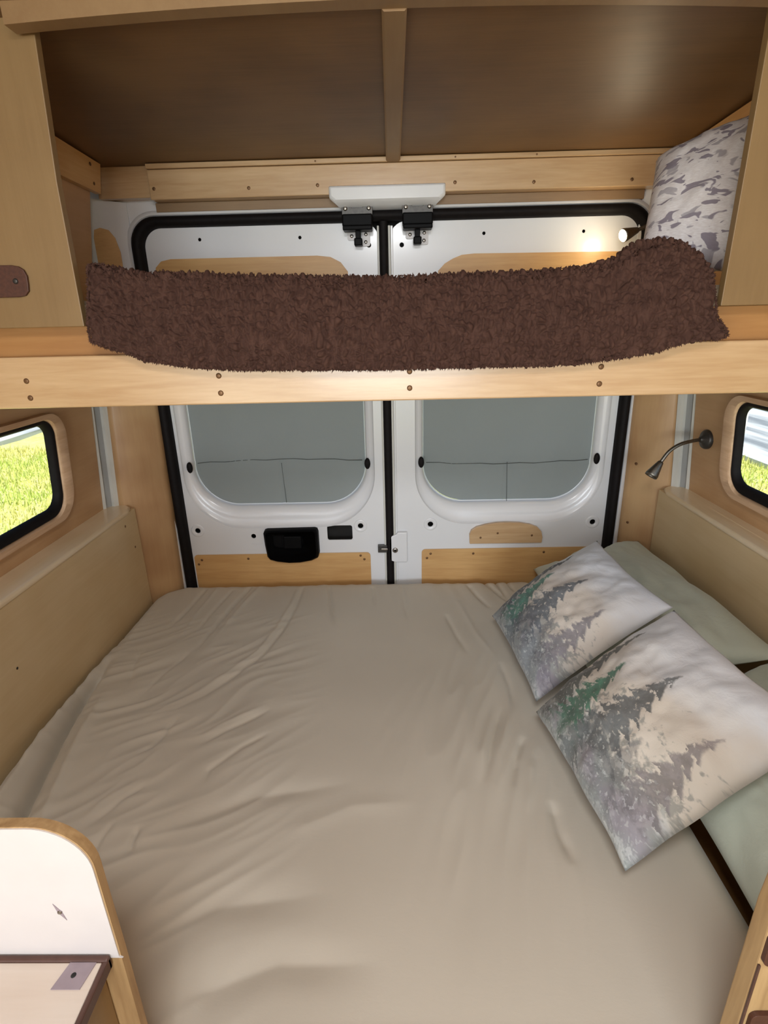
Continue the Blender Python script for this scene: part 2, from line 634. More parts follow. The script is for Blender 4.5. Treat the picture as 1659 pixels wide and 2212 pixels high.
# grass blades on the strips that show through the side windows
rnd = random.Random(5)
for (nm, x0, x1, y0, y1, cnt, lab) in (('grass_blades', -7.2, -3.0, 3.2, 9.5, 16000, 'tufted sunlit grass seen through the window on the bare wall'),
                                       ('grass_blades', 3.4, 5.1, 4.0, 9.0, 5000, 'yellow grass verge seen through the window beside the lamp')):
    bm = bmesh.new()
    for k in range(cnt):
        x = rnd.uniform(x0, x1)
        y = rnd.uniform(y0, y1)
        z = GZ + 0.05 * noise.noise(Vector((x * 0.5, y * 0.5, 0))) - 0.01
        hh = rnd.uniform(0.05, 0.13)
        a = rnd.uniform(0, 6.28)
        w = 0.012
        lx, ly = rnd.uniform(-.05, .05), rnd.uniform(-.05, .05)
        p0 = bm.verts.new((x - w * math.cos(a), y - w * math.sin(a), z))
        p1 = bm.verts.new((x + w * math.cos(a), y + w * math.sin(a), z))
        p2 = bm.verts.new((x + lx, y + ly, z + hh))
        bm.faces.new((p0, p1, p2))
    tag(obj(nm, bm, 'blade'), lab, 'grass', kind='stuff')

# ================================================================ van shell
FLOOR = -1.45
bm = bmesh.new()
box(bm, -1.0, 1.03, -3.0, 1.95, FLOOR - 0.04, FLOOR)
tag(obj('floor', bm, 'floor_vinyl'), 'brown wood look van floor', kind='structure')


def ceil_z(y):
    return 0.452 + (1.85 - y) * 0.058


ceiling = thing('ceiling', (0, 1.0, 0.45), 'dark brown varnished plywood van ceiling with pale battens', kind='structure')
for (x0, x1) in ((-0.90, 0.032), (0.034, 0.94)):
    bm = bmesh.new()
    for (ya, yb) in ((1.085, 1.88),):
        vs = [bm.verts.new(p) for p in ((x0, ya, ceil_z(ya)), (x1, ya, ceil_z(ya)), (x1, yb, ceil_z(yb)), (x0, yb, ceil_z(yb)),
                                        (x0, ya, ceil_z(ya) + .012), (x1, ya, ceil_z(ya) + .012), (x1, yb, ceil_z(yb) + .012), (x0, yb, ceil_z(yb) + .012))]
        for f in ((3, 2, 1, 0), (4, 5, 6, 7), (0, 1, 5, 4), (1, 2, 6, 5), (2, 3, 7, 6), (3, 0, 4, 7)):
            bm.faces.new([vs[i] for i in f])
    obj('ceiling_panel', bm, 'ceiling_ply', ceiling)
bm = bmesh.new()
ya, yb = 1.118, 1.845
rings = [[(0.013, y, ceil_z(y) - .001), (0.013, y, ceil_z(y) - .012), (0.017, y, ceil_z(y) - .016), (0.051, y, ceil_z(y) - .016), (0.055, y, ceil_z(y) - .012), (0.055, y, ceil_z(y) - .001)] for y in (ya, yb)]
vv = loft(bm, rings)
bm.faces.new(vv[0])
bm.faces.new(vv[1])
bmesh.ops.recalc_face_normals(bm, faces=bm.faces[:])
obj('batten', bm, 'ceiling_batten', ceiling)
# bowed cross batten over the opening of the bunk
bm = bmesh.new()
rings = []
for i in range(25):
    x = -0.60 + 1.27 * i / 24
    bow = 0.016 * (1 - ((x - 0.03) / 0.62) ** 2)
    z0 = 0.466 + bow
    z1 = z0 + 0.030
    rings.append([(x, 1.118, z0), (x, 1.118, 0.572), (x, 1.086, 0.572), (x, 1.086, z0)])
vv = loft(bm, rings)
bm.faces.new(vv[0])
bm.faces.new(vv[-1])
bmesh.ops.recalc_face_normals(bm, faces=bm.faces[:])
obj('cross_batten', bm, 'ceiling_batten', ceiling)
bx('front_ceiling', 'ceiling_ply', ceiling, -0.985, 1.01, -3.0, 1.084, 0.560, 0.572, bevel=0)
bx('roof_skin', 'dark_void', ceiling, -1.0, 1.03, -3.0, 2.0, 0.66, 0.68, bevel=0)


# ---- side walls
def side_wall(s):
    """s = -1 left, +1 right"""
    L = s < 0
    xo = -0.900 if L else 0.935           # lower panel face
    zl = -0.597 if L else -0.563          # ledge height
    xb = -0.985 if L else 1.010           # upper wall at the ledge
    xt = xb - s * 0.036                   # upper wall at the bunk rail
    zt = -0.17
    xc = -0.84 if L else 0.885            # wall at the ceiling
    w = thing('wall_left' if L else 'wall_right', (xb, 1.0, FLOOR),
              'plywood van side wall with the window above the bare end of the bed' if L else 'plywood van side wall with the gooseneck lamp and the pillows', kind='structure')

    def xw(z):
        return xb + (xt - xb) * (z - zl) / (zt - zl)

    def mp(a, bz, d):
        return (xw(bz) + s * d, a, bz)
    # window hole contour
    yw1 = 1.52 if L else 1.515
    wz0, wz1 = (-0.525, -0.238) if L else (-0.490, -0.228)
    hole = rrect(0.80, yw1, wz0, wz1, 0.06, 0.05)
    bm = bmesh.new()
    plate(bm, [[(0.2, zl - .02), (1.752, zl - .02), (1.752, zt), (0.2, zt)], hole], mp, 0.012)
    obj('wall_panel', bm, 'ply_wall', w)
    # panel beside the bunk, leaning in to the ceiling
    bm = bmesh.new()

    def mp2(a, bz, d):
        t = (bz - zt) / (0.47 - zt)
        return (xt + (xc - xt) * t + s * d, a, bz)
    plate(bm, [[(0.2, zt), (1.80, zt), (1.80, 0.47), (1.08, 0.50), (1.08, 0.60), (0.2, 0.60)]], mp2, 0.012)
    obj('upper_wall_panel', bm, 'ply_wall', w)
    # pine rail where wall meets ceiling
    bm = bmesh.new()
    plate(bm, [[(1.16, 0.385), (1.83, 0.372), (1.83, 0.449), (1.16, 0.475)]], lambda a, bz, d: (mp2(a, bz, 0)[0] - s * 0.018 + s * d, a, bz), 0.016)
    r_ = obj('ceiling_rail', bm, 'pine_y', w, bevel=0.001)
    if L:
        screws(w, [(mp2(1.79, 0.385, 0)[0] + 0.019, 1.79, 0.392), (mp2(1.77, 0.435, 0)[0] + 0.019, 1.77, 0.436)], (1, -0.1, 0), 0.005, 0.0015)
    # forward wall (plain), with the open sliding door on the left
    if L:
        bx('front_wall_panel', 'ply_wall', w, xb - .02, xb, -3.0, -2.05, FLOOR, 0.62, bevel=0)
        bx('front_wall_panel', 'ply_wall', w, xb - .02, xb, -0.45, 0.2, FLOOR, 0.62, bevel=0)
        bx('front_wall_panel', 'ply_wall', w, xb - .02, xb, -2.05, -0.45, 0.35, 0.62, bevel=0)
    else:
        bx('front_wall_panel', 'ply_wall', w, xb, xb + .02, -3.0, 0.2, FLOOR, 0.62, bevel=0)
    # body skin behind the panels keeps daylight out of the gaps
    bm = bmesh.new()
    plate(bm, [[(-0.45, FLOOR), (2.0, FLOOR), (2.0, 0.67), (-0.45, 0.67)], rrect(0.785, yw1 + .07, wz0 - .03, wz1 + .015, 0.07, 0.06)],
          lambda a, bz, d: (xb + s * (0.03 + d), a, bz), 0.01)
    obj('body_skin', bm, 'white_paint', w)
    # lower panel with ledge
    y_end = 1.80
    bm = bmesh.new()
    plate(bm, [[(0.2, FLOOR), (y_end, FLOOR), (y_end, zl - .012), (0.2, zl - .012)]], lambda a, bz, d: (xo + s * d, a, bz), 0.012)
    lp = obj('lower_panel', bm, 'ply_panel', w)
    bm = bmesh.new()
    # ledge: rounded nose along the bed side
    rings = []
    for y in (0.2, 1.74, 1.785, 1.80):
        nx = xo - s * 0.003 + s * (0.0 if y < 1.75 else (0.012 if y < 1.79 else 0.03))
        rings.append([(nx, y, zl - .014), (nx - s * .002, y, zl - .007), (nx + s * .002, y, zl - .001), (nx + s * .008, y, zl), (xb + s * .0, y, zl + .002), (xb, y, zl - .014)])
    vv = loft(bm, rings)
    bm.faces.new(vv[0])
    bm.faces.new(vv[-1])
    bmesh.ops.recalc_face_normals(bm, faces=bm.faces[:])
    obj('ledge', bm, 'ledge_ply_lit', w, autosmooth=0.9)
    if L:
        screws(w, [(xo - 0.0, 1.098, -0.775)], (1, 0, 0), 0.0035, 0.001, 'dark_void')
        screws(w, [(xo, 1.715, -0.645), (xo, 1.755, -0.738)], (1, 0, 0), 0.0042, 0.001)
    # white steel rib between the wall panel and the corner panel
    A = Vector((xb + s * .012, 1.748, 0))
    B = Vector((xb - s * .034, 1.806, 0))
    lean = Vector((-s * 0.030, 0, 0))
    n_ = Vector(((B - A).y * -s, (B - A).x * s, 0)).normalized() * -1
    if n_.y > 0:
        n_ = -n_
    prof = [(0.0, 0.0), (0.02, .006), (0.30, .006), (0.36, -.004), (0.62, -.004), (0.68, .006), (0.96, .006), (1.0, 0.0)]

    def ribring(z):
        t = (z - zl) / (zt - zl)
        return [A + (B - A) * q + n_ * d + lean * t + Vector((0, 0, z)) for q, d in prof]
    bm = bmesh.new()
    loft(bm, [ribring(zl - .05), ribring(zt + .05)], close=False)
    bmesh.ops.recalc_face_normals(bm, faces=bm.faces[:])
    obj('steel_rib', bm, 'rib_metal', w)
    bm = bmesh.new()
    g0 = [p for p in ribring(zl - .05)[3:5]]
    g1 = [p for p in ribring(zt + .05)[3:5]]
    off = n_ * 0.0008
    f_ = [bm.verts.new(g0[0] + off), bm.verts.new(g0[1] + off), bm.verts.new(g1[1] + off), bm.verts.new(g1[0] + off)]
    bm.faces.new(f_)
    obj('rib_groove', bm, 'rib_groove', w)
    # curved corner panel up to the door opening
    P0 = Vector((xb - s * .032, 1.802, 0))
    P2 = Vector((-0.816 if L else 0.860, 1.905, 0))
    mid = (P0 + P2) * 0.5 + Vector((s * -0.004, -0.028, 0))

    def pil(t, z):
        p = P0 * (1 - t) ** 2 + mid * 2 * t * (1 - t) + P2 * t * t
        ln = max(0.0, (z - zl) / (zt - zl)) if z < zt else 1.0
        p = p + Vector((-s * 0.030, 0, 0)) * ln * (1 - t) + Vector((-s * 0.016 * (z + .97) / .7, 0, 0)) * t
        return p + Vector((0, 0, z))
    bm = bmesh.new()
    rings = []
    for z in (FLOOR, -1.0, zl, -0.4, zt, 0.10):
        rings.append([pil(t / 8, z) for t in range(9)])
    loft(bm, rings, close=False)
    bmesh.ops.recalc_face_normals(bm, faces=bm.faces[:])
    o = obj('corner_panel', bm, 'ply_pillar', w, autosmooth=0.7)
    md = o.modifiers.new('solid', 'SOLIDIFY')
    md.thickness = 0.008
    md.offset = -1 if L else 1
    pts = ((0.36, -0.512), (0.80, -0.495), (0.40, -0.755), (0.80, -0.735), (0.84, -0.945)) if L else ((0.76, -0.500), (0.80, -0.722))
    for (t, z) in pts:
        p = pil(t, z)
        q = pil(t + .02, z)
        d = q - p
        nn = Vector((-d.y, d.x, 0)) * (1 if s > 0 else 1)
        if nn.y > 0:
            nn = -nn
        nn.normalize()
        screws(w, [p + nn * 0.0035], nn, 0.0048, 0.002)
    # ---- window
    win = thing('window_1' if L else 'window_2', (xw(wz0), 1.2, wz0),
                'side window with black frame looking onto green lawn' if L else 'side window with black frame looking onto a grey road', kind='structure')
    # plywood ring standing proud of the wall
    bm = bmesh.new()
    outer = rrect(0.765, yw1 + .050, wz0 - .018, wz1 + .014, 0.085, 0.075, 12)
    inner = rrect(0.795, yw1 + .004, wz0 + .002, wz1 - .002, 0.062, 0.052, 12)
    rings = []
    for (t, d) in ((0.0, 0.0), (0.0, -0.014), (0.08, -0.019), (0.90, -0.019), (1.0, -0.015), (1.0, 0.014)):
        rings.append([mp(p[0] * (1 - t) + q[0] * t, p[1] * (1 - t) + q[1] * t, d) for p, q in zip(outer, inner)])
    loft(bm, rings)
    bmesh.ops.recalc_face_normals(bm, faces=bm.faces[:])
    obj('plywood_ring', bm, 'ring_ply', win, autosmooth=0.8)
    # black rubber frame
    bm = bmesh.new()
    i2 = rrect(0.84, yw1 - (.012 if L else .006), wz0 + .028, wz1 - .018, 0.045, 0.035, 12)
    rings = []
    for (t, d) in ((0.0, 0.012), (0.02, -0.006), (0.15, -0.011), (0.55, -0.009), (0.75, -0.003), (1.0, 0.005), (1.02, 0.012)):
        rings.append([mp(p[0] * (1 - t) + q[0] * t, p[1] * (1 - t) + q[1] * t, d) for p, q in zip(inner, i2)])
    loft(bm, rings)
    bmesh.ops.recalc_face_normals(bm, faces=bm.faces[:])
    obj('window_frame', bm, 'rubber', win, autosmooth=0.9)
    bm = bmesh.new()
    plate(bm, [rrect(0.83, yw1 - .004, wz0 + .020, wz1 - .010, 0.05, 0.04, 8)], lambda a, bz, d: mp(a, bz, 0.008 + d), 0.003)
    obj('pane', bm, 'pane_glass', win)
    return xw


xw_left = side_wall(-1)
xw_right = side_wall(1)

# ---- rear body frame, seal and doors
wall_rear = thing('wall_rear', (0, 1.95, FLOOR), 'white painted steel frame around the rear doors with black rubber seal', kind='structure')
DY = 1.92


def rear(a, bz, d):
    return (a, DY + d, bz)


bm = bmesh.new()
opening = rrect(-0.800, 0.838, -1.30, 0.318, 0.05, 0.085, 10)
# the opening widens a little towards the floor, as the photo shows
plate(bm, [[(-1.0, FLOOR), (1.03, FLOOR), (1.03, 0.64), (-1.0, 0.64)], opening], lambda a, bz, d: rear(a, bz, d - 0.012), 0.012)
obj('body_frame', bm, 'white_paint', wall_rear)
# flange: thin white lip beside the seal
bm = bmesh.new()
o1 = rrect(-0.822, 0.860, -1.32, 0.338, 0.06, 0.10, 10)
o2 = rrect(-0.803, 0.841, -1.303, 0.321, 0.05, 0.085, 10)
rings = [[rear(p[0] * (1 - t) + q[0] * t, p[1] * (1 - t) + q[1] * t, d) for p, q in zip(o1, o2)] for (t, d) in ((0, -.013), (0.2, -.021), (0.8, -.024), (1, -.018), (1, 0))]
loft(bm, rings)
bmesh.ops.recalc_face_normals(bm, faces=bm.faces[:])
obj('flange', bm, 'white_paint', wall_rear, autosmooth=0.9)
# rubber seal all round the opening
bm = bmesh.new()
o1 = rrect(-0.804, 0.842, -1.305, 0.322, 0.05, 0.086, 10)
o2 = rrect(-0.768, 0.808, -1.27, 0.290, 0.05, 0.060, 10)
rings = [[rear(p[0] * (1 - t) + q[0] * t, p[1] * (1 - t) + q[1] * t, d) for p, q in zip(o1, o2)] for (t, d) in ((0, -.012), (0.05, -.024), (0.3, -.032), (0.65, -.032), (0.95, -.020), (1, 0.002))]
loft(bm, rings)
bmesh.ops.recalc_face_normals(bm, faces=bm.faces[:])
obj('rubber_seal', bm, 'rubber', wall_rear, autosmooth=1.0)
# upper left steel corner with the plywood insert behind the blanket
bm = bmesh.new()
plate(bm, [[(-0.93, 0.02), (-0.80, 0.02), (-0.80, 0.36), (-0.90, 0.372), (-0.93, 0.34)]], lambda a, bz, d: (a, 1.872 + (a + .93) * 0.22 + d, bz), 0.006)
obj('corner_gusset', bm, 'white_paint', wall_rear)
bm = bmesh.new()
plate(bm, [[(-0.905, 0.02), (-0.838, 0.02), (-0.836, 0.22), (-0.845, 0.262), (-0.860, 0.284), (-0.882, 0.290), (-0.900, 0.284), (-0.905, 0.26)]], lambda a, bz, d: (a, 1.868 + (a + .93) * 0.22 + d - .003, bz), 0.004)
obj('gusset_insert', bm, 'ply_insert', wall_rear)
bm = bmesh.new()
plate(bm, [[(0.80, 0.02), (0.95, 0.02), (0.95, 0.34), (0.91, 0.372), (0.80, 0.36)]], lambda a, bz, d: (a, 1.905 - (a - .80) * 0.22 + d, bz), 0.006)
obj('corner_gusset', bm, 'white_paint', wall_rear)


def recess(bm, c1, c2, depth):
    """pressed window surround from contour c1 (face) to c2 (opening)"""
    prof = ((0, 0.0), (0.04, 0.004), (0.12, 0.009), (0.45, 0.013), (0.75, 0.018), (0.90, 0.026), (0.97, 0.036), (1.0, depth))
    loft(bm, [[rear(p[0] * (1 - t) + q[0] * t, p[1] * (1 - t) + q[1] * t, d) for p, q in zip(c1, c2)] for t, d in prof])


def rear_door(L):
    d = thing('door_1' if L else 'door_2', (-0.39 if L else 0.41, DY, -1.27),
              'white van rear door with black latch handle' if L else 'white van rear door with half round plywood plaque', kind='structure')
    if L:
        x0, x1 = -0.768, -0.014
        c1 = rrect(-0.758, -0.050, -0.738, 0.0, 0.205, 0.08, 14)
        c2 = rrect(-0.724, -0.084, -0.656, -0.05, 0.155, 0.07, 14)
        holes = [circle(-0.734, -0.745, .0105), circle(-0.522, -0.771, .0095), circle(-0.110, -0.736, .0105),
                 rrect(-0.238, -0.142, -0.792, -0.733, 0.008, n=4), circle(-0.589, .255, .0055, 8), circle(-0.267, .253, .0055, 8), circle(-0.047, .226, .0075, 10)]
        bosses = [(-0.734, -0.745, .026), (-0.110, -0.736, .026)]
    else:
        x0, x1 = 0.018, 0.808
        c1 = rrect(0.098, 0.785, -0.735, 0.0, 0.195, 0.08, 14)
        c2 = rrect(0.128, 0.748, -0.658, -0.05, 0.150, 0.07, 14)
        holes = [circle(0.155, -0.734, .0105), circle(0.765, -0.736, .0105), circle(0.058, .224, .0075, 10),
                 circle(0.319, .251, .0055, 8), circle(0.634, .249, .0055, 8)]
        bosses = [(0.155, -0.734, .026), (0.765, -0.736, .026)]
    bm = bmesh.new()
    outer = rrect(x0, x1, -1.27, 0.292, 0.05, 0.055 if True else 0.02, 8)
    plate(bm, [outer, c1] + holes, rear, 0.004)
    recess(bm, c1, c2, 0.052)
    bmesh.ops.recalc_face_normals(bm, faces=bm.faces[:])
    obj('inner_skin', bm, 'white_paint', d, autosmooth=0.75)
    # raised rolled lip round the opening
    bm = bmesh.new()
    sweep(bm, [rear(p[0], p[1], 0.050) for p in c2] + [rear(c2[0][0], c2[0][1], 0.050)], 0.0035, 6, caps=False)
    obj('opening_lip', bm, 'white_paint', d, smooth_=True)
    # embossed rings round the fixing holes
    for (cx, cz, r) in bosses:
        bm = bmesh.new()
        loft(bm, [[rear(p[0], p[1], dd) for p in circle(cx, cz, rr, 24)] for rr, dd in ((r, 0.0005), (r * .94, -.0018), (r * .80, -.0022), (r * .50, -.0018), (r * .42, 0.0))])
        bmesh.ops.recalc_face_normals(bm, faces=bm.faces[:])
        obj('embossed_ring', bm, 'white_paint', d, smooth_=True)
    # cavity behind the holes and the outer skin with its window
    bm = bmesh.new()
    c3 = [(p[0] + (q[0] - p[0]) * -0.2, p[1] + (q[1] - p[1]) * -0.2) for p, q in zip(c2, c1)]
    plate(bm, [[(x0 + .004, -1.26), (x1 - .004, -1.26), (x1 - .004, 0.285), (x0 + .004, 0.285)], c2], lambda a, bz, dd: rear(a, bz, 0.053 + dd), 0.006)
    obj('outer_skin', bm, 'dark_void', d)
    bm = bmesh.new()
    plate(bm, [c1], lambda a, bz, dd: rear(a, bz, 0.060 + dd), 0.004)
    obj('pane', bm, 'pane_glass', d)
    # rubber buttons on the sides of the window
    for (cx, cz) in (((-0.7235, -0.499), (-0.0865, -0.496)) if L else ((0.1305, -0.495), (0.7485, -0.494))):
        bm = bmesh.new()
        disc(bm, rear(cx + (-.010 if cx < c2[20][0] - .3 else .010), cz, .012), (0, -1, 0), 0.011, 0.010, 14, 0.7)
        for v in bm.verts:
            v.co.z = cz + (v.co.z - cz) * 1.9
        obj('rubber_button', bm, 'rubber', d, autosmooth=0.7)
    # plywood inserts
    if L:
        lowc = rrect(-0.766 + .004, -0.076, -1.2, -0.845, 0.012, 0.014, 5)
        upc = [(-0.748, 0.02), (-0.115, 0.02), (-0.118, 0.150), (-0.140, 0.178), (-0.172, 0.194), (-0.215, 0.199), (-0.69, 0.2), (-0.722, 0.194), (-0.742, 0.176), (-0.748, 0.15)]
        sc_low = [(-0.733, -0.866), (-0.747, -0.884), (-0.551, -0.863), (-0.114, -0.857), (-0.100, -0.873)]
    else:
        lowc = rrect(0.122, 0.795, -1.2, -0.836, 0.012, 0.014, 5)
        upc = [(0.165, 0.02), (0.788, 0.02), (0.788, 0.15), (0.78, 0.176), (0.762, 0.188), (0.29, 0.193), (0.25, 0.19), (0.222, 0.180), (0.196, 0.166), (0.175, 0.145)]
        sc_low = [(0.156, -0.854), (0.142, -0.872), (0.320, -0.856), (0.590, -0.855)]
    bm = bmesh.new()
    plate(bm, [lowc], lambda a, bz, dd: rear(a, bz, -0.0045 + dd), 0.004)
    pi = obj('plywood_insert', bm, 'ply_insert', d)
    screws(pi, [rear(x, z, -.0045) for x, z in sc_low], (0, -1, 0), 0.0048, 0.0015)
    bm = bmesh.new()
    plate(bm, [upc], lambda a, bz, dd: rear(a, bz, -0.0045 + dd), 0.004)
    obj('plywood_insert', bm, 'ply_insert', d)
    if L:
        # latch handle housing
        lh = [(-0.480, -0.752), (-0.474, -0.742), (-0.464, -0.739), (-0.284, -0.737), (-0.275, -0.740), (-0.271, -0.752), (-0.271, -0.838), (-0.276, -0.856), (-0.300, -0.868), (-0.345, -0.876), (-0.390, -0.877), (-0.435, -0.871), (-0.464, -0.862), (-0.473, -0.850), (-0.478, -0.80)]
        bm = bmesh.new()
        cxl = sum(p[0] for p in lh) / len(lh)
        czl = sum(p[1] for p in lh) / len(lh)

        def inset(k):
            return [(cxl + (p[0] - cxl) * k, czl + (p[1] - czl) * k) for p in lh]
        # scooped well in the front face
        well = [(-0.448, -0.762), (-0.440, -0.757), (-0.345, -0.757), (-0.331, -0.764), (-0.328, -0.778), (-0.328, -0.800), (-0.334, -0.812), (-0.346, -0.816), (-0.425, -0.816), (-0.440, -0.812), (-0.448, -0.80)]
        loft(bm, [[rear(p[0], p[1], 0.0) for p in lh], [rear(p[0], p[1], -.020) for p in inset(0.985)], [rear(p[0], p[1], -.027) for p in inset(0.95)], [rear(p[0], p[1], -.030) for p in inset(0.90)]])
        plate(bm, [inset(0.90), well], lambda a, bz, dd: rear(a, bz, -0.030 + dd), 0.004)
        ctr = (-0.388, -0.787)
        loft(bm, [[rear(p[0], p[1], -.030) for p in well], [rear(ctr[0] + (p[0] - ctr[0]) * .93, ctr[1] + (p[1] - ctr[1]) * .9, -.016) for p in well]])
        bm.faces.new([bm.verts.new(rear(ctr[0] + (p[0] - ctr[0]) * .93, ctr[1] + (p[1] - ctr[1]) * .9, -.016)) for p in well])
        bmesh.ops.remove_doubles(bm, verts=bm.verts[:], dist=0.00005)
        bmesh.ops.recalc_face_normals(bm, faces=bm.faces[:])
        lh_o = obj('latch_handle', bm, 'black_plastic', d, autosmooth=0.7)
        bx('lever', 'black_plastic', lh_o, -0.402, -0.334, DY - .034, DY - .017, -0.812, -0.762, bevel=0.004)
        bx('finger_pocket', 'black_plastic', lh_o, -0.442, -0.412, DY - .0175, DY - .0155, -0.806, -0.764, bevel=0.0005)
        # raised tick under the small hole
        bx('embossed_dash', 'white_paint', d, -0.531, -0.489, DY - .002, DY + .001, -0.8045, -0.799, bevel=0.001)
        # striker at the centre
        st = bx('striker', 'dark_bracket', d, -0.046, -0.010, DY - .016, DY, -0.842, -0.812, bevel=0.002)
        bx('striker_pin', 'steel', d, -0.034, -0.008, DY - .022, DY - .015, -0.830, -0.822, bevel=0.002)
        # turned edge beside the centre seal
        bx('edge_flange', 'rib_metal', d, -0.0205, -0.0135, DY - .010, DY + .01, -1.26, 0.28, bevel=0.002)
    else:
        # half round plaque
        pq = [(0.304, -0.812), (0.576, -0.812), (0.578, -0.790), (0.572, -0.766), (0.556, -0.748), (0.528, -0.737), (0.49, -0.730), (0.44, -0.7275), (0.40, -0.729), (0.36, -0.735), (0.328, -0.744), (0.309, -0.757), (0.302, -0.775)]
        bm = bmesh.new()
        plate(bm, [pq], lambda a, bz, dd: rear(a, bz, -0.014 + dd), 0.014)
        pl = obj('plywood_plaque', bm, 'pine_x', d, bevel=0.0012)
        screws(pl, [rear(0.344, -0.787, -.014), rear(0.408, -0.770, -.014), rear(0.537, -0.781, -.014)], (0, -1, 0), 0.0042, 0.0012)
        # tongue plate over the centre joint
        tg = [(0.066, -0.882), (0.066, -0.760), (0.030, -0.760), (0.024, -0.768), (0.004, -0.776), (-0.001, -0.786), (-0.001, -0.868), (0.006, -0.876), (0.022, -0.882)]
        bm = bmesh.new()
        plate(bm, [tg], lambda a, bz, dd: rear(a, bz, -0.017 + dd), 0.017)
        tn = obj('tongue_plate', bm, 'white_paint', d, bevel=0.003)
        bm = bmesh.new()
        disc(bm, rear(0.020, -0.832, -.017), (0, -1, 0), 0.0105, 0.004, 16, 0.75)
        bo = obj('bolt', bm, 'steel', tn, autosmooth=0.6)
        bm = bmesh.new()
        disc(bm, rear(0.020, -0.832, -.0205), (0, -1, 0), 0.0055, 0.001, 6, 0.95)
        obj('socket', bm, 'dark_void', bo)
        bx('edge_flange', 'rib_metal', d, 0.0145, 0.0225, DY - .010, DY + .01, -1.26, 0.28, bevel=0.002)
        bx('edge_step', 'white_paint', d, 0.0225, 0.030, DY - .005, DY + .002, -1.26, 0.28, bevel=0.002)
    return d


rear_door(True)
rear_door(False)
# centre seal (belongs to the frame setting)
bm = bmesh.new()
rings = []
for z in (-1.26, 0.30):
    rings.append([(-0.0135, DY + .01, z), (-0.0125, DY - .012, z), (-0.006, DY - .017, z), (0.006, DY - .017, z), (0.0135, DY - .012, z), (0.0145, DY + .01, z)])
loft(bm, rings)
bmesh.ops.recalc_face_normals(bm, faces=bm.faces[:])
obj('centre_seal', bm, 'rubber', wall_rear, autosmooth=1.0)
# dark weather skin outside, seals gaps round the doors
bm = bmesh.new()
plate(bm, [[(-1.02, FLOOR), (1.05, FLOOR), (1.05, 0.67), (-1.02, 0.67)], rrect(-0.735, -0.07, -0.665, -0.03, .15, .07), rrect(0.11, 0.76, -0.665, -0.03, .15, .07)], lambda a, bz, d: (a, 1.995 + d, bz), 0.01)
obj('weather_skin', bm, 'dark_void', wall_rear)

# ---- header board above the doors
header = thing('trim_1', (0, 1.87, 0.355), 'pale pine header board screwed above the rear doors', kind='structure')
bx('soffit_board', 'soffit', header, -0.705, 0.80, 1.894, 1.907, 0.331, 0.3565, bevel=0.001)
hb = bx('header_board', 'pine_x', header, -0.700, 0.905, 1.850, 1.925, 0.357, 0.436, bevel=0.002)
bx('top_lath', 'pine_x', header, -0.700, 0.86, 1.842, 1.88, 0.437, 0.4505, bevel=0.002)
bx('end_filler', 'pine_x', header, -0.865, -0.701, 1.866, 1.93, 0.366, 0.4505, bevel=0.002)
screws(hb, [(x, 1.850, z) for x, z in ((-0.686, .386), (-0.400, .381), (-0.193, .383), (0.217, .380), (0.451, .375), (0.740, .374))], (0, -1, 0), 0.005, 0.0015)
screws(hb, [(x, 1.842, z) for x, z in ((-0.195, .4435), (0.216, .4435), (0.453, .4435))], (0, -1, 0), 0.0025, 0.001)

# ---- latch housing at the top centre with its two catches
hs = thing('latch_housing', (0.015, 1.88, 0.32), 'white moulded housing at the top centre of the rear doors', 'housing')
bm = bmesh.new()


def hring(x0, x1, y, z0, z1, c):
    return [(x0 + c, y, z0), (x1 - c, y, z0), (x1, y, z0 + c * .8), (x1, y, z1), (x0, y, z1), (x0, y, z0 + c * .8)]


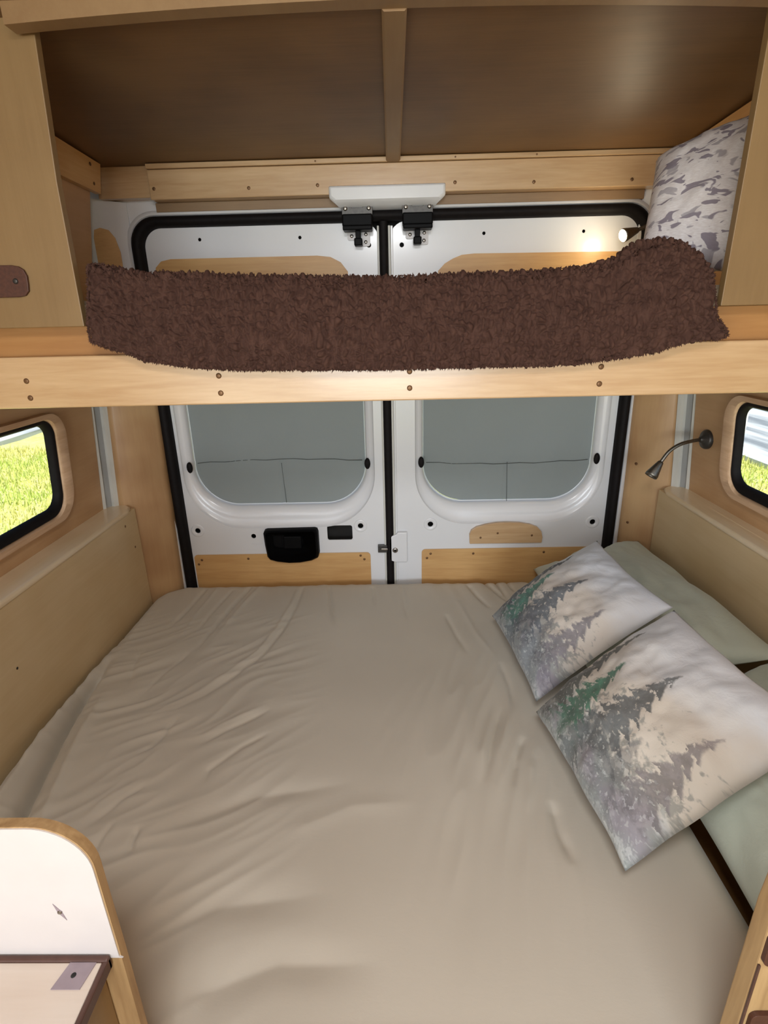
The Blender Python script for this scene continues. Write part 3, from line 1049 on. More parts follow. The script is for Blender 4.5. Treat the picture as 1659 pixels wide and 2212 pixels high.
rings = [hring(-0.152, 0.180, 1.92, 0.318, 0.378, 0.040), hring(-0.157, 0.186, 1.880, 0.322, 0.380, 0.030), hring(-0.160, 0.189, 1.846, 0.334, 0.379, 0.016), hring(-0.156, 0.185, 1.838, 0.341, 0.376, 0.012)]
vv = loft(bm, rings)
bm.faces.new(vv[-1])
bm.faces.new(list(reversed(vv[0])))
bmesh.ops.recalc_face_normals(bm, faces=bm.faces[:])
obj('housing_shell', bm, 'white_paint', hs, bevel=0.004, autosmooth=0.5)
for i, (cx, lab) in enumerate(((-0.0785, 'black catch under the housing on the door with the latch handle'), (0.1065, 'black catch under the housing on the door with the plaque'))):
    ct = thing('door_catch', (cx, 1.90, 0.225), lab, 'catch', 'door catches')
    # bracket
    bm = bmesh.new()
    plate(bm, [[(cx - .047, .300), (cx + .047, .300), (cx + .047, .3345), (cx + .022, .3345), (cx + .016, .324), (cx - .016, .324), (cx - .022, .3345), (cx - .047, .3345)]], lambda a, bz, d: (a, 1.868 + d, bz), 0.006)
    br = obj('bracket', bm, 'dark_bracket', ct, bevel=0.001)
    screws(br, [(cx - .036, 1.868, .322), (cx + .036, 1.868, .322)], (0, -1, 0), 0.0065, 0.006, 'steel', 'bolt')
    bx('catch_block', 'black_plastic', ct, cx - .0465, cx + .0465, 1.856, 1.90, 0.272, 0.306, bevel=0.004)
    bx('catch_lip', 'black_plastic', ct, cx - .045, cx + .045, 1.848, 1.90, 0.2605, 0.2735, bevel=0.003)
    bx('tongue', 'black_plastic', ct, cx - .008, cx + .008, 1.872, 1.905, 0.236, 0.262, bevel=0.002)
    bx('tongue_tip', 'black_plastic', ct, cx - .0125, cx + .0125, 1.868, 1.905, 0.2195, 0.241, bevel=0.003)
    for sgn, zb in ((-1, 0.240), (1, 0.222)):
        bm = bmesh.new()
        xa, xb_ = (cx + .010, cx + .036) if sgn > 0 else (cx - .036, cx - .010)
        plate(bm, [rrect(xa, xb_, zb, 0.268, 0.006, n=4)], lambda a, bz, d: (a, 1.912 + d, bz), 0.006)
        pt = obj('fixing_plate', bm, 'white_and_daylit', ct)
        pts = [((xa + xb_) / 2 - sgn * 0.001, 1.912, zb + .012)]
        if sgn > 0:
            pts.append(((xa + xb_) / 2, 1.912, 0.256))
        screws(pt, pts, (0, -1, 0), 0.0055, 0.004, 'steel', 'bolt')

# ---- fabric shades in the door windows
for L in (True, False):
    x0, x1 = (-0.7215, -0.0865) if L else (0.1305, 0.7460)
    sh = thing('window_shade', ((x0 + x1) / 2, DY + .04, -0.65),
               'grey fabric shade in the door window above the latch handle' if L else 'grey fabric shade in the door window above the plywood plaque', 'shade', 'shades in the rear door windows')
    bm = bmesh.new()
    nx, nz = 64, 64
    cont = rrect(x0, x1, -0.6520, -0.054, 0.153 if L else 0.1475, 0.07, 14)
    seam = -0.490 if L else -0.503
    xm = -0.398 if L else 0.440
    ctr = Vector(((x0 + x1) / 2, 0, -0.34))
    rings = []
    K = 22
    per = []
    for i in range(len(cont)):
        p, q = cont[i], cont[(i + 1) % len(cont)]
        dlen = math.hypot(q[0] - p[0], q[1] - p[1])
        steps = max(1, int(dlen / 0.012))
        for k in range(steps):
            per.append((p[0] + (q[0] - p[0]) * k / steps, p[1] + (q[1] - p[1]) * k / steps))
    rows = []
    for k in range(1, K + 1):
        t = k / K
        row = []
        for p in per:
            x = ctr.x + (p[0] - ctr.x) * t
            z = ctr.z + (p[1] - ctr.z) * t
            edge = 1 - t ** 6
            sz = seam + 0.010 * math.sin((x - x0) / (x1 - x0) * math.pi) * (1 if L else -1)
            dd = -0.006 * edge + 0.003 * fbm(Vector((x * 5, z * 5, 3 + L))) * edge
            dd += 0.004 * math.exp(-((z - sz) / 0.006) ** 2)
            if z < sz:
                dd += 0.0035 * math.exp(-((x - xm) / 0.005) ** 2) - 0.003 * edge
            row.append((x, DY + 0.044 + dd, z))
        rows.append(row)
    vv = loft(bm, rows)
    bm.faces.new(vv[0])
    bmesh.ops.recalc_face_normals(bm, faces=bm.faces[:])
    obj('shade_cloth', bm, 'shade_fabric', sh, smooth_=True)
    bm = bmesh.new()
    pth = []
    for k in range(13):
        x = x0 + .01 + (x1 - x0 - .02) * k / 12
        pth.append((x, DY + 0.0385, seam + 0.010 * math.sin((x - x0) / (x1 - x0) * math.pi) * (1 if L else -1) + 0.002 * math.sin(k * 2.1)))
    pth = [(p[0], p[1] - .0016, p[2]) for p in pth]
    sweep(bm, pth, 0.0012, 5)
    M.setdefault('seam_thread', None)
    if M['seam_thread'] is None:
        mm, bb_ = mat_new('seam_thread', 0.9, srgb(92, 98, 96))
        hh = tnoise(texco('Object'), 300, 2)
        setcol(bb_, mixc(hh, srgb(84, 90, 88), srgb(102, 108, 106)))
        M['seam_thread'] = mm
    obj('seam', bm, 'seam_thread', sh, smooth_=True)
    bm = bmesh.new()
    sweep(bm, [(xm + .001 * k, DY + 0.0375, seam - 0.004 - 0.156 * k / 6) for k in range(7)], 0.0010, 5)
    obj('seam', bm, 'seam_thread', sh, smooth_=True)

# ================================================================ bunk
bunk = thing('bunk_shelf', (0.0, 1.5, -0.16), 'upper bunk with a pale pine front rail under the brown fleece', 'bunk')
rail = bx('front_rail', 'pine_x', bunk, -0.945, 0.985, 1.150, 1.172, -0.161, -0.056, bevel=0.003)
screws(rail, [(x, 1.150, z) for x, z in ((-0.745, -.104), (-0.745, -.139), (-0.340, -.102), (-0.340, -.1375), (0.056, -.102), (0.056, -.1355), (0.448, -.101), (0.448, -.1355))], (0, -1, 0), 0.0058, 0.0025)
bx('back_board', 'dark_board', bunk, -0.935, 0.97, 1.174, 1.190, -0.150, 0.010, bevel=0.001)
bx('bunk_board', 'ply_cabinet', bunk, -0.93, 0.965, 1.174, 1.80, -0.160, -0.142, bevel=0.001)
bm = bmesh.new()
box(bm, -0.90, 0.86, 1.195, 1.78, -0.1415, 0.052)
tag(obj('bunk_mattress', bm, 'cream_cotton', bevel=0.03), 'thin bunk mattress hidden under the brown fleece', 'mattress')

# ---- cabinets closing the ends of the bunk
for L in (True, False):
    cb = thing('overhead_cabinet', (-0.76 if L else 0.80, 1.14, 0.0), 'plywood overhead cabinet end with dark leather pull tab' if L else 'plywood overhead cabinet end beside the patterned pillow', 'cabinet', 'overhead cabinets at the bunk ends')
    x0, x1 = (-0.960, -0.590) if L else (0.6585, 0.98)
    z0 = 0.001 if L else 0.010
    bm = bmesh.new()
    if L:
        plate(bm, [[(x0, z0), (x1, z0), (-0.588, 0.25), (-0.572, 0.555), (x0, 0.555)]], lambda a, bz, d: (a, 1.130 + d, bz), 0.018)
    else:
        plate(bm, [[(x0, z0), (x1, z0), (x1, 0.555), (0.6605, 0.555), (0.660, 0.25)]], lambda a, bz, d: (a, 1.130 + d, bz), 0.018)
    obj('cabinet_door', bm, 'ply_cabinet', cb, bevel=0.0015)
    if L:
        bm = bmesh.new()
        tab = [(-0.80, .0575), (-0.703, .0575), (-0.690, .060), (-0.682, .068), (-0.680, .080), (-0.679, .095), (-0.683, .106), (-0.692, .112), (-0.705, .1145), (-0.80, .1155)]
        plate(bm, [tab], lambda a, bz, d: (a, 1.124 + d, bz), 0.0055)
        tb = obj('pull_tab', bm, 'leather', cb, bevel=0.0012)
        tag(tb, 'dark brown leather pull tab')
        screws(tb, [(-0.7025, 1.124, 0.086)], (0, -1, 0), 0.0052, 0.003, 'dark_bracket', 'rivet')

# ---- brown sherpa fleece over the bunk
TOP = [(-0.62, .122), (-0.556, .124), (-0.50, .112), (-0.46, .104), (-0.425, .106), (-0.30, .098), (-0.194, .093), (0.017, .088), (0.157, .089), (0.314, .091), (0.40, .097), (0.45, .107), (0.497, .136), (0.54, .142), (0.582, .136), (0.62, .115), (0.645, .085), (0.70, .07)]
BOT = [(-0.62, -.018), (-0.578, -.028), (-0.53, -.045), (-0.46, -.069), (-0.37, -.083), (-0.284, -.089), (0.023, -.094), (0.30, -.094), (0.383, -.092), (0.46, -.084), (0.526, -.073), (0.560, -.060), (0.591, -.052), (0.62, -.052), (0.665, -.044), (0.70, -.03)]


def interp(tab, x):
    for (a, va), (c, vc) in zip(tab, tab[1:]):
        if x <= c:
            t = (x - a) / (c - a)
            t = max(0, t)
            return va + (vc - va) * (t * t * (3 - 2 * t) * 0.5 + t * 0.5)
    return tab[-1][1]


def fleece_point(x, t):
    """t 0..1 runs from the back of the bunk over the top edge down the front"""
    zt = interp(TOP, x)
    zb = interp(BOT, x)
    if t < 0.42:
        k = t / 0.42
        y = 1.35 - (1.35 - 1.195) * k
        z = 0.072 + (zt - 0.072 - .018) * k ** 2.2
        return Vector((x, y, z))
    if t < 0.55:
        k = (t - 0.42) / 0.13
        a = k * math.pi / 2
        r = 0.045
        y = 1.195 - r * math.sin(a)
        z = zt - .018 + 0.018 * math.sin(min(1, k * 1.6) * math.pi / 2) - r * (1 - math.cos(a)) * 0.55
        return Vector((x, y, z))
    k = (t - 0.55) / 0.45
    z1 = zt - 0.025
    z = z1 + (zb - z1) * k
    y = 1.150 - 0.030 * math.sin(k * math.pi * 0.62) - 0.006 * k
    xx = x + (0.030 * max(0, (x - 0.45) / 0.2) * smoothstep(0.55, 1.0, k)) - (0.022 * max(0, (-0.42 - x) / 0.18) * (1 - k) ** 2) * 0 
    # large soft folds
    y += 0.008 * noise.noise(Vector((x * 5, k * 1.5, 1.0)))
    if x > 0.44:
        y -= 0.010 * math.exp(-((x - 0.50 - 0.06 * k) / 0.04) ** 2) * (1 - k * .5)
    return Vector((xx, y, z))


def smoothstep(a, b_, x):
    t = max(0, min(1, (x - a) / (b_ - a)))
    return t * t * (3 - 2 * t)


X0, X1 = -0.572, 0.645
NX, NT = 560, 190
ts = []
for j in range(NT + 1):
    q = j / NT
    # most rows on the front that shows
    ts.append(0.42 * q / 0.2 if q < 0.2 else 0.42 + 0.58 * (q - 0.2) / 0.8)
pts = [[fleece_point(X0 + (X1 - X0) * i / NX, t) for t in ts] for i in range(NX + 1)]
bm = bmesh.new()
grid = []
for i in range(NX + 1):
    row = []
    for j in range(NT + 1):
        p = pts[i][j]
        du = pts[min(i + 1, NX)][j] - pts[max(i - 1, 0)][j]
        dv = pts[i][min(j + 1, NT)] - pts[i][max(j - 1, 0)]
        n_ = dv.cross(du)
        n_.normalize()
        w = Vector((p.x * 98, p.y * 62, p.z * 60))
        w += noise.noise_vector(w * 0.35) * 0.9
        dd_, _pp = noise.voronoi(w)
        cell = min(1.0, (dd_[1] - dd_[0]) * 1.9)
        d = 0.0110 * (cell ** 0.7 - 0.45) + 0.0016 * noise.noise(w * 2.3)
        k = j / NT
        d2 = 0.003 * noise.noise(w * 0.12)
        if j >= NT - 1:
            p = p + Vector((0, 0, 0.006 * noise.noise(Vector((p.x * 260, 2, 5)))))
        row.append(bm.verts.new(p + n_ * (d + d2)))
    grid.append(row)
for i in range(NX):
    for j in range(NT):
        bm.faces.new((grid[i][j], grid[i][j + 1], grid[i + 1][j + 1], grid[i + 1][j]))
fl = thing('fleece_blanket', (0.03, 1.3, 0.06), 'brown sherpa fleece blanket draped over the bunk rail', 'blanket')
fo = obj('fleece_cloth', bm, 'fleece', fl, smooth_=True)
md = fo.modifiers.new('solid', 'SOLIDIFY')
md.thickness = 0.006
md.offset = -1
# loose tufts of pile along the hem and top edge
rnd = random.Random(11)
bm = bmesh.new()


def tuft(p, d, ln, w):
    a = d.orthogonal().normalized()
    a.rotate(Matrix.Rotation(rnd.uniform(0, 6.28), 3, d))
    bb = d.cross(a)
    tip = p + d * ln + Vector((rnd.uniform(-.3, .3), 0, rnd.uniform(-.3, .3))) * ln
    q = [bm.verts.new(p + a * w), bm.verts.new(p - a * w * .5 + bb * w * .8), bm.verts.new(p - a * w * .5 - bb * w * .8)]
    t_ = bm.verts.new(tip)
    bm.faces.new((q[0], q[1], t_))
    bm.faces.new((q[1], q[2], t_))
    bm.faces.new((q[2], q[0], t_))


for k in range(2600):
    x = rnd.uniform(X0, X1)
    p = fleece_point(x, rnd.uniform(0.985, 1.0))
    tuft(p, Vector((rnd.uniform(-.5, .5), rnd.uniform(-.7, .1), -1)).normalized(), rnd.uniform(.003, .007), .0020)
for k in range(2600):
    x = rnd.uniform(X0, X1)
    p = fleece_point(x, rnd.uniform(0.36, 0.55))
    tuft(p, Vector((rnd.uniform(-.5, .5), rnd.uniform(-.6, .3), 1)).normalized(), rnd.uniform(.002, .0055), .0026)
for k in range(900):
    t = rnd.uniform(0.42, 1.0)
    e = rnd.random() < .5
    p = fleece_point(X0 if e else X1, t)
    tuft(p, Vector((-1 if e else 1, rnd.uniform(-.8, .2), rnd.uniform(-.5, .5))).normalized(), rnd.uniform(.002, .006), .0024)
tag(obj('fleece_pile', bm, 'fleece', fl), kind='stuff')


# ---- pillows
def pillow(name, mat, corners, thick, label, cat, group=None, seed=0.0, pinch=0.07, wr=0.006, n=56, flat_under=0.6, puff=0.42, parent=None, edge_out=0.0):
    """corners A (u0,v0), B (u1,v0), R (u1,v1), T (u0,v1); bulges to both sides of the corner surface"""
    A, B, R, T = [Vector(c) for c in corners]
    bm = bmesh.new()
    uvl = bm.loops.layers.uv.new('uv')
    nrm0 = (B - A).cross(T - A).normalized()

    def surf(u, v, side):
        a, c = 2 * u - 1, 2 * v - 1
        a2 = a * (1 - pinch * (1 - c * c))
        c2 = c * (1 - pinch * (1 - a * a))
        a2 += 0.016 * noise.noise(Vector((c * 2.2, seed, 4.0 + (a > 0)))) * abs(a) ** 3
        c2 += 0.016 * noise.noise(Vector((a * 2.2, seed + 9, 6.0 + (c > 0)))) * abs(c) ** 3
        uu, vv_ = (a2 + 1) / 2, (c2 + 1) / 2
        p = A * (1 - uu) * (1 - vv_) + B * uu * (1 - vv_) + R * uu * vv_ + T * (1 - uu) * vv_
        prof = max(0.0, (1 - a ** 2) * (1 - c ** 2)) ** puff
        rim = min(1.0, prof * 1.6)
        h_ = thick * 0.5 * prof * (1.0 if side > 0 else flat_under)
        e = max(abs(a), abs(c))
        crease = fbm(Vector((uu * 5 + seed, vv_ * 5, seed * 2 + side)), 3)
        # tension folds running in from the corners
        ang = math.atan2(c, a)
        rad = math.sin(ang * 9 + seed * 5 + 2 * noise.noise(Vector((a * 2, c * 2, seed)))) * (e ** 3) * rim
        h_ += (wr * crease * rim + wr * 0.55 * rad) * (1 if side > 0 else -0.2)
        return p + nrm0 * (h_ * side)
    for side in (1, -1):
        g = [[bm.verts.new(surf(i / n, j / n, side)) for j in range(n + 1)] for i in range(n + 1)]
        for i in range(n):
            for j in range(n):
                q = ((i, j), (i + 1, j), (i + 1, j + 1), (i, j + 1))
                if side < 0:
                    q = tuple(reversed(q))
                f = bm.faces.new([g[a][c] for a, c in q])
                for lp, (a, c) in zip(f.loops, q):
                    lp[uvl].uv = (a / n, c / n)
    bmesh.ops.remove_doubles(bm, verts=bm.verts[:], dist=0.0004)
    o = obj(name, bm, mat, smooth_=True)
    return tag(o, label, cat, group)


pillow('throw_pillow', 'stroke_print', [(0.585, 1.36, 0.10), (0.80, 1.22, 0.075), (0.86, 1.31, 0.400), (0.665, 1.52, 0.345)], 0.14,
       'white pillow with violet grey strokes standing on the bunk', 'pillow', seed=2.2, pinch=0.02, puff=0.34)

# lit cream bedding behind the fleece
bm = bmesh.new()
g = []
for i in range(41):
    row = []
    for j in range(25):
        u, v_ = i / 40, j / 24
        x = 0.36 + 0.40 * u
        y = 1.36 + 0.34 * v_
        hgt = 0.068 + 0.064 * math.sin(math.pi * min(1, u * 1.0)) ** 0.7 * math.sin(math.pi * v_) ** 0.6 * (0.55 + 0.8 * u)
        hgt += 0.006 * fbm(Vector((x * 12, y * 12, 4)))
        row.append(bm.verts.new((x, y, hgt)))
    g.append(row)
for i in range(40):
    for j in range(24):
        bm.faces.new((g[i][j], g[i + 1][j], g[i + 1][j + 1], g[i][j + 1]))
o = obj('bunk_cover', bm, 'cream_cotton', smooth_=True)
md = o.modifiers.new('solid', 'SOLIDIFY')
md.thickness = 0.006
md.offset = -1
tag(o, 'crumpled cream cover lit by the bunk lamp behind the fleece', 'cover')


# ---- reading lamps
def lamp(base, nrm, path, head_dir, label, lit):
    t = thing('reading_lamp', base, label, 'lamp', 'gooseneck reading lamps')
    bm = bmesh.new()
    b0 = Vector(base)
    n_ = Vector(nrm).normalized()
    rings = []
    a = n_.orthogonal().normalized()
    c_ = n_.cross(a)
    for rr, hh in ((0.030, 0), (0.030, 0.008), (0.027, 0.013), (0.012, 0.018), (0.008, 0.026)):
        rings.append([b0 + n_ * hh + (a * math.cos(k * math.pi / 12) + c_ * math.sin(k * math.pi / 12)) * rr for k in range(24)])
    vv = loft(bm, rings)
    bm.faces.new(vv[-1])
    bmesh.ops.recalc_face_normals(bm, faces=bm.faces[:])
    obj('wall_rose', bm, 'dark_bracket', t, autosmooth=0.8)
    # smooth gooseneck
    P = [Vector(p) for p in path]
    out = []
    for i in range(len(P) - 1):
        p0, p1, p2, p3 = P[max(i - 1, 0)], P[i], P[i + 1], P[min(i + 2, len(P) - 1)]
        for k in range(6):
            u = k / 6
            out.append(0.5 * ((2 * p1) + (p2 - p0) * u + (2 * p0 - 5 * p1 + 4 * p2 - p3) * u * u + (3 * p1 - p0 - 3 * p2 + p3) * u ** 3))
    out.append(P[-1])
    bm = bmesh.new()
    sweep(bm, out, 0.0055, 10)
    obj('gooseneck', bm, 'chrome_grey', t, smooth_=True)
    hd = Vector(head_dir).normalized()
    e = P[-1]
    bm = bmesh.new()
    sweep(bm, [e - hd * .004, e, e + hd * .006, e + hd * .045, e + hd * .052], [0.004, 0.0085, 0.010, 0.0195, 0.0190], 18, caps=False)
    bm.faces.new([v for v in bm.verts[:18]])
    hobj = obj('lamp_head', bm, 'chrome_grey', t, autosmooth=0.8)
    md = hobj.modifiers.new('solid', 'SOLIDIFY')
    md.thickness = 0.0012
    md.offset = -1
    bm = bmesh.new()
    bmesh.ops.create_uvsphere(bm, u_segments=16, v_segments=10, radius=0.0125)
    for v in bm.verts:
        v.co += e + hd * (.045 if lit else 0.036)
    obj('bulb', bm, 'bulb_glow' if lit else 'white_and_daylit', t, smooth_=True)
    if lit:
        d = bpy.data.lights.new('lamp_light', 'POINT')
        d.energy = 0.28
        d.color = (1.0, 0.80, 0.52)
        d.shadow_soft_size = 0.018
        lo = bpy.data.objects.new('lamp_light', d)
        C.objects.link(lo)
        lo.location = e + hd * 0.075
        lo.parent = None


xlr = xw_right(-0.372)
lamp((xlr, 1.665, -0.372), (-1, 0, 0.02),
     [(xlr - .02, 1.665, -0.372), (xlr - .055, 1.655, -0.374), (xlr - .095, 1.645, -0.382), (xlr - .125, 1.642, -0.402), (xlr - .147, 1.640, -0.435)], (-0.035, -0.01, -0.052),
     'dark gooseneck reading lamp on the wall between window and door', False)
lamp((0.895, 1.80, 0.258), (-1, 0, 0.1),
     [(0.880, 1.80, 0.258), (0.85, 1.81, 0.256), (0.82, 1.82, 0.252), (0.790, 1.825, 0.245), (0.765, 1.828, 0.236)], (-0.9, -0.25, -0.30),
     'lit reading lamp above the bunk behind the patterned pillow', True)

# ================================================================ lower bed
bed = thing('bed_platform', (-0.02, 1.15, FLOOR), 'wooden bed platform under the big mattress', 'bed')
bx('deck', 'dark_board', bed, -0.89, 0.925, 0.44, 1.880, -1.175, -1.155, bevel=0)
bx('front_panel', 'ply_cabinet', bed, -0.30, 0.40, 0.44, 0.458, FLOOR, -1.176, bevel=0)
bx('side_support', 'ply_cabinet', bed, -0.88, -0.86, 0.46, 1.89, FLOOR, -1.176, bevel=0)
bx('side_support', 'ply_cabinet', bed, 0.88, 0.90, 0.46, 1.89, FLOOR, -1.176, bevel=0)

CREASES = [
    ([(-0.709,1.853), (-0.726,1.679), (-0.745,1.558)], -0.007, 0.012),
    ([(-0.540,1.856), (-0.562,1.741), (-0.580,1.628), (-0.605,1.422)], -0.010, 0.012),
    ([(-0.504,1.855), (-0.528,1.740), (-0.547,1.627), (-0.576,1.421)], 0.007, 0.014),
    ([(-0.604,1.831), (-0.633,1.644), (-0.638,1.541)], -0.006, 0.010),
    ([(-0.352,1.850), (-0.355,1.718), (-0.375,1.563), (-0.406,1.430), (-0.474,1.315), (-0.527,1.233), (-0.600,1.159), (-0.667,1.068)], 0.006, 0.011),
    ([(-0.334,1.849), (-0.336,1.700), (-0.353,1.548), (-0.388,1.412), (-0.456,1.300), (-0.510,1.219), (-0.581,1.141)], -0.006, 0.011),
    ([(-0.237,1.858), (-0.210,1.697), (-0.188,1.573)], -0.008, 0.012),
    ([(-0.068,1.833), (-0.055,1.693)], -0.005, 0.010),
    ([(-0.324,1.182), (-0.425,1.105), (-0.471,1.050)], 0.005, 0.012),
    ([(-0.314,1.164), (-0.408,1.085), (-0.460,1.035)], -0.005, 0.012),
    ([(-0.296,1.079), (-0.357,1.026), (-0.413,0.956), (-0.410,0.917)], -0.005, 0.012),
    ([(-0.542,0.937), (-0.592,0.888), (-0.610,0.864), (-0.628,0.815)], 0.006, 0.013),
    ([(-0.527,0.924), (-0.573,0.873), (-0.610,0.809)], -0.005, 0.013),
    ([(-0.776,1.451), (-0.762,1.354), (-0.730,1.227)], -0.004, 0.014),
    ([(-0.614,1.447), (-0.660,1.308), (-0.683,1.207)], -0.004, 0.012),
    ([(-0.544,1.141), (-0.570,1.028), (-0.602,1.000)], -0.005, 0.011),
    ([(-0.545,1.021), (-0.575,0.964), (-0.620,0.925)], 0.004, 0.012),
    ([(-0.506,0.808), (-0.504,0.773), (-0.498,0.748)], -0.008, 0.010),
    ([(-0.559,0.819), (-0.571,0.778), (-0.569,0.749)], -0.005, 0.010),
    ([(-0.478,0.991), (-0.527,0.924), (-0.547,0.900)], 0.004, 0.012),
    ([(0.350,1.897), (0.394,1.782), (0.431,1.695)], -0.011, 0.012),
    ([(0.394,1.911), (0.414,1.800), (0.424,1.722)], -0.010, 0.010),
    ([(0.437,1.918), (0.458,1.787)], -0.008, 0.010),
    ([(0.293,1.852), (0.315,1.767), (0.346,1.671)], -0.007, 0.012),
    ([(0.046,1.860), (0.050,1.723), (0.060,1.596)], -0.005, 0.014),
    ([(0.191,1.622), (0.210,1.507), (0.233,1.404)], -0.005, 0.014),
    ([(0.242,1.717), (0.276,1.505), (0.312,1.378)], 0.004, 0.016),
    ([(0.269,1.164), (0.217,1.010), (0.194,0.917)], 0.006, 0.014),
    ([(0.288,1.164), (0.235,1.010), (0.209,0.917)], -0.006, 0.013),
    ([(0.314,1.154), (0.262,1.011), (0.237,0.917)], 0.005, 0.013),
    ([(0.321,1.055), (0.288,0.982), (0.265,0.904)], -0.006, 0.012),
    ([(0.325,0.982), (0.306,0.904), (0.280,0.835)], 0.005, 0.014),
    ([(0.336,0.868), (0.333,0.792), (0.339,0.726)], -0.006, 0.016),
    ([(0.322,1.355), (0.327,1.248), (0.320,1.154)], -0.004, 0.014),
    ([(-0.869,1.785), (-0.855,1.561), (-0.829,1.379)], 0.004, 0.020),
    ([(-0.666,1.860), (-0.682,1.646), (-0.677,1.501)], 0.005, 0.012),
    ([(0.226,1.250), (0.171,1.105), (0.123,0.970)], 0.003, 0.020),
    ([(-0.735,0.70), (-0.785,0.88), (-0.829,1.086), (-0.853,1.239), (-0.855,1.403)], -0.060, 0.026),
    ([(-0.800,0.70), (-0.835,0.90), (-0.865,1.070), (-0.881,1.356), (-0.876,1.505)], 0.018, 0.022),
    ([(-0.712,0.821), (-0.764,1.054), (-0.792,1.248)], 0.010, 0.025),
    ([(-0.394,0.608), (-0.299,0.653), (-0.117,0.676)], -0.006, 0.050),
    ([(-0.295,0.523), (-0.177,0.566), (-0.016,0.566)], -0.006, 0.050),
    ([(-0.416,0.818), (-0.280,0.885), (-0.084,0.920)], -0.004, 0.035),
    ([(-0.188,0.806), (-0.080,0.860), (0.056,0.870)], 0.004, 0.035),
]
MX0, MX1, MY0, MY1 = -0.892, 0.612, 0.432, 1.898
MZ = -0.955
RC = 0.13          # plan radius of the corners
RE = 0.050         # edge rounding


def sd(x, y):
    """signed distance to the rounded mattress outline, negative inside, with gradient"""
    cx, cy = (MX0 + MX1) / 2, (MY0 + MY1) / 2
    hx, hy = (MX1 - MX0) / 2 - RC, (MY1 - MY0) / 2 - RC
    qx, qy = abs(x - cx) - hx, abs(y - cy) - hy
    sx, sy = (1 if x >= cx else -1), (1 if y >= cy else -1)
    ax, ay = max(qx, 0), max(qy, 0)
    l = math.hypot(ax, ay)
    d = l + min(max(qx, qy), 0) - RC
    if l > 1e-9:
        g_ = (sx * ax / l, sy * ay / l)
    elif qx > qy:
        g_ = (sx, 0)
    else:
        g_ = (0, sy)
    return d, g_


# creases bucketed for speed
segs = []
for pts_, a_, w_ in CREASES:
    nseg = len(pts_) - 1
    for i in range(nseg):
        segs.append((pts_[i], pts_[i + 1], a_, w_, i / nseg, (i + 1) / nseg))


def crease_h(x, y):
    best = {}
    h_ = 0.0
    for idx, ((ax, ay), (bx_, by), a_, w_, t0, t1) in enumerate(segs):
        m_ = w_ * 3
        if x < min(ax, bx_) - m_ or x > max(ax, bx_) + m_ or y < min(ay, by) - m_ or y > max(ay, by) + m_:
            continue
        dx, dy = bx_ - ax, by - ay
        L2 = dx * dx + dy * dy
        t = max(0, min(1, ((x - ax) * dx + (y - ay) * dy) / L2))
        ex, ey = x - ax - dx * t, y - ay - dy * t
        d = math.hypot(ex, ey)
        if d > m_:
            continue
        k = t0 + (t1 - t0) * t
        fade = min(1, (1 - k) * 3 + 0.05) * min(1, k * 5 + (0.55 if max(ay, by) > 1.6 or w_ > .019 else 0.04))
        val = a_ * (0.55 if 0 < a_ < 0.01 else 1.0) * fade * (0.6 * math.exp(-(d / (w_ * 0.75)) ** 2 * 1.6) + 0.55 * math.exp(-d / w_ * 2.2))
        key = (a_, w_, round(t0 * 0, 1), id(a_))
        cur = best.get((a_, w_), 0)
        if abs(val) > abs(cur):
            best[(a_, w_)] = val
    return sum(best.values())


bm = bmesh.new()
EXT = 0.145
step = 0.0043
nx = int((MX1 - MX0 + 2 * EXT) / step)
ny = int((MY1 - MY0 + 2 * EXT) / step)
g = []
for i in range(nx + 1):
    row = []
    for j in range(ny + 1):
        x = MX0 - EXT + (MX1 - MX0 + 2 * EXT) * i / nx
        y = MY0 - EXT + (MY1 - MY0 + 2 * EXT) * j / ny
        d, gr = sd(x, y)
        if d > EXT:
            row.append(None)
            continue
        if d > 0:
            px, py = x - gr[0] * d, y - gr[1] * d
            pucker = 0.004 * noise.noise(Vector((px * 28, py * 28, 0))) * min(1, d / .03)
            row.append(bm.verts.new((px + gr[0] * pucker, py + gr[1] * pucker, MZ - RE - d)))
            continue
        z = MZ
        if -d < RE:
            k = RE + d
            z -= RE - math.sqrt(max(0, RE * RE - k * k))
        inn = min(1, -d / 0.06)
        z += 0.006 * (fbm(Vector((x * 2.2, y * 2.2, 1.5)), 2)) * inn
        # elastic puckers gathered along the door side
        back = max(0, 1 - (MY1 - y) / 0.22)
        z += 0.0035 * back * noise.noise(Vector((x * 34 + y * 6, y * 3, 2))) * min(1, -d / .02 + .3)
        # fine diagonal wrinkling on the side by the bare wall
        lw = max(0, min(1, (-0.15 - x) / 0.4)) * max(0, min(1, (1.75 - y) / .3))
        q = x * 0.62 - y * 0.78
        z += 0.0050 * lw * (1 - 2.2 * abs(noise.noise(Vector((q * 24 + 1.2 * noise.noise(Vector((x * 4, y * 4, 7))), (x + y) * 3.2, 3)))))
        rw = math.exp(-((x - 0.22) / 0.16) ** 2) * math.exp(-((y - 1.05) / .35) ** 2)
        z += 0.0045 * rw * (1 - 2.2 * abs(noise.noise(Vector((x * 24 - y * 7, y * 4, 9)))))
        z += crease_h(x, y) * min(1, -d / .015 + .35)
        row.append(bm.verts.new((x, y, z)))
    g.append(row)
for i in range(nx):
    for j in range(ny):
        q = (g[i][j], g[i + 1][j], g[i + 1][j + 1], g[i][j + 1])
        if all(q):
            bm.faces.new(q)
bmesh.ops.recalc_face_normals(bm, faces=bm.faces[:])
mt = thing('bed_mattress', ((MX0 + MX1) / 2, (MY0 + MY1) / 2, -1.155), 'big mattress in a wrinkled beige fitted sheet filling the van', 'mattress')
obj('fitted_sheet', bm, 'sheet_cotton', mt, smooth_=True)
bm = bmesh.new()
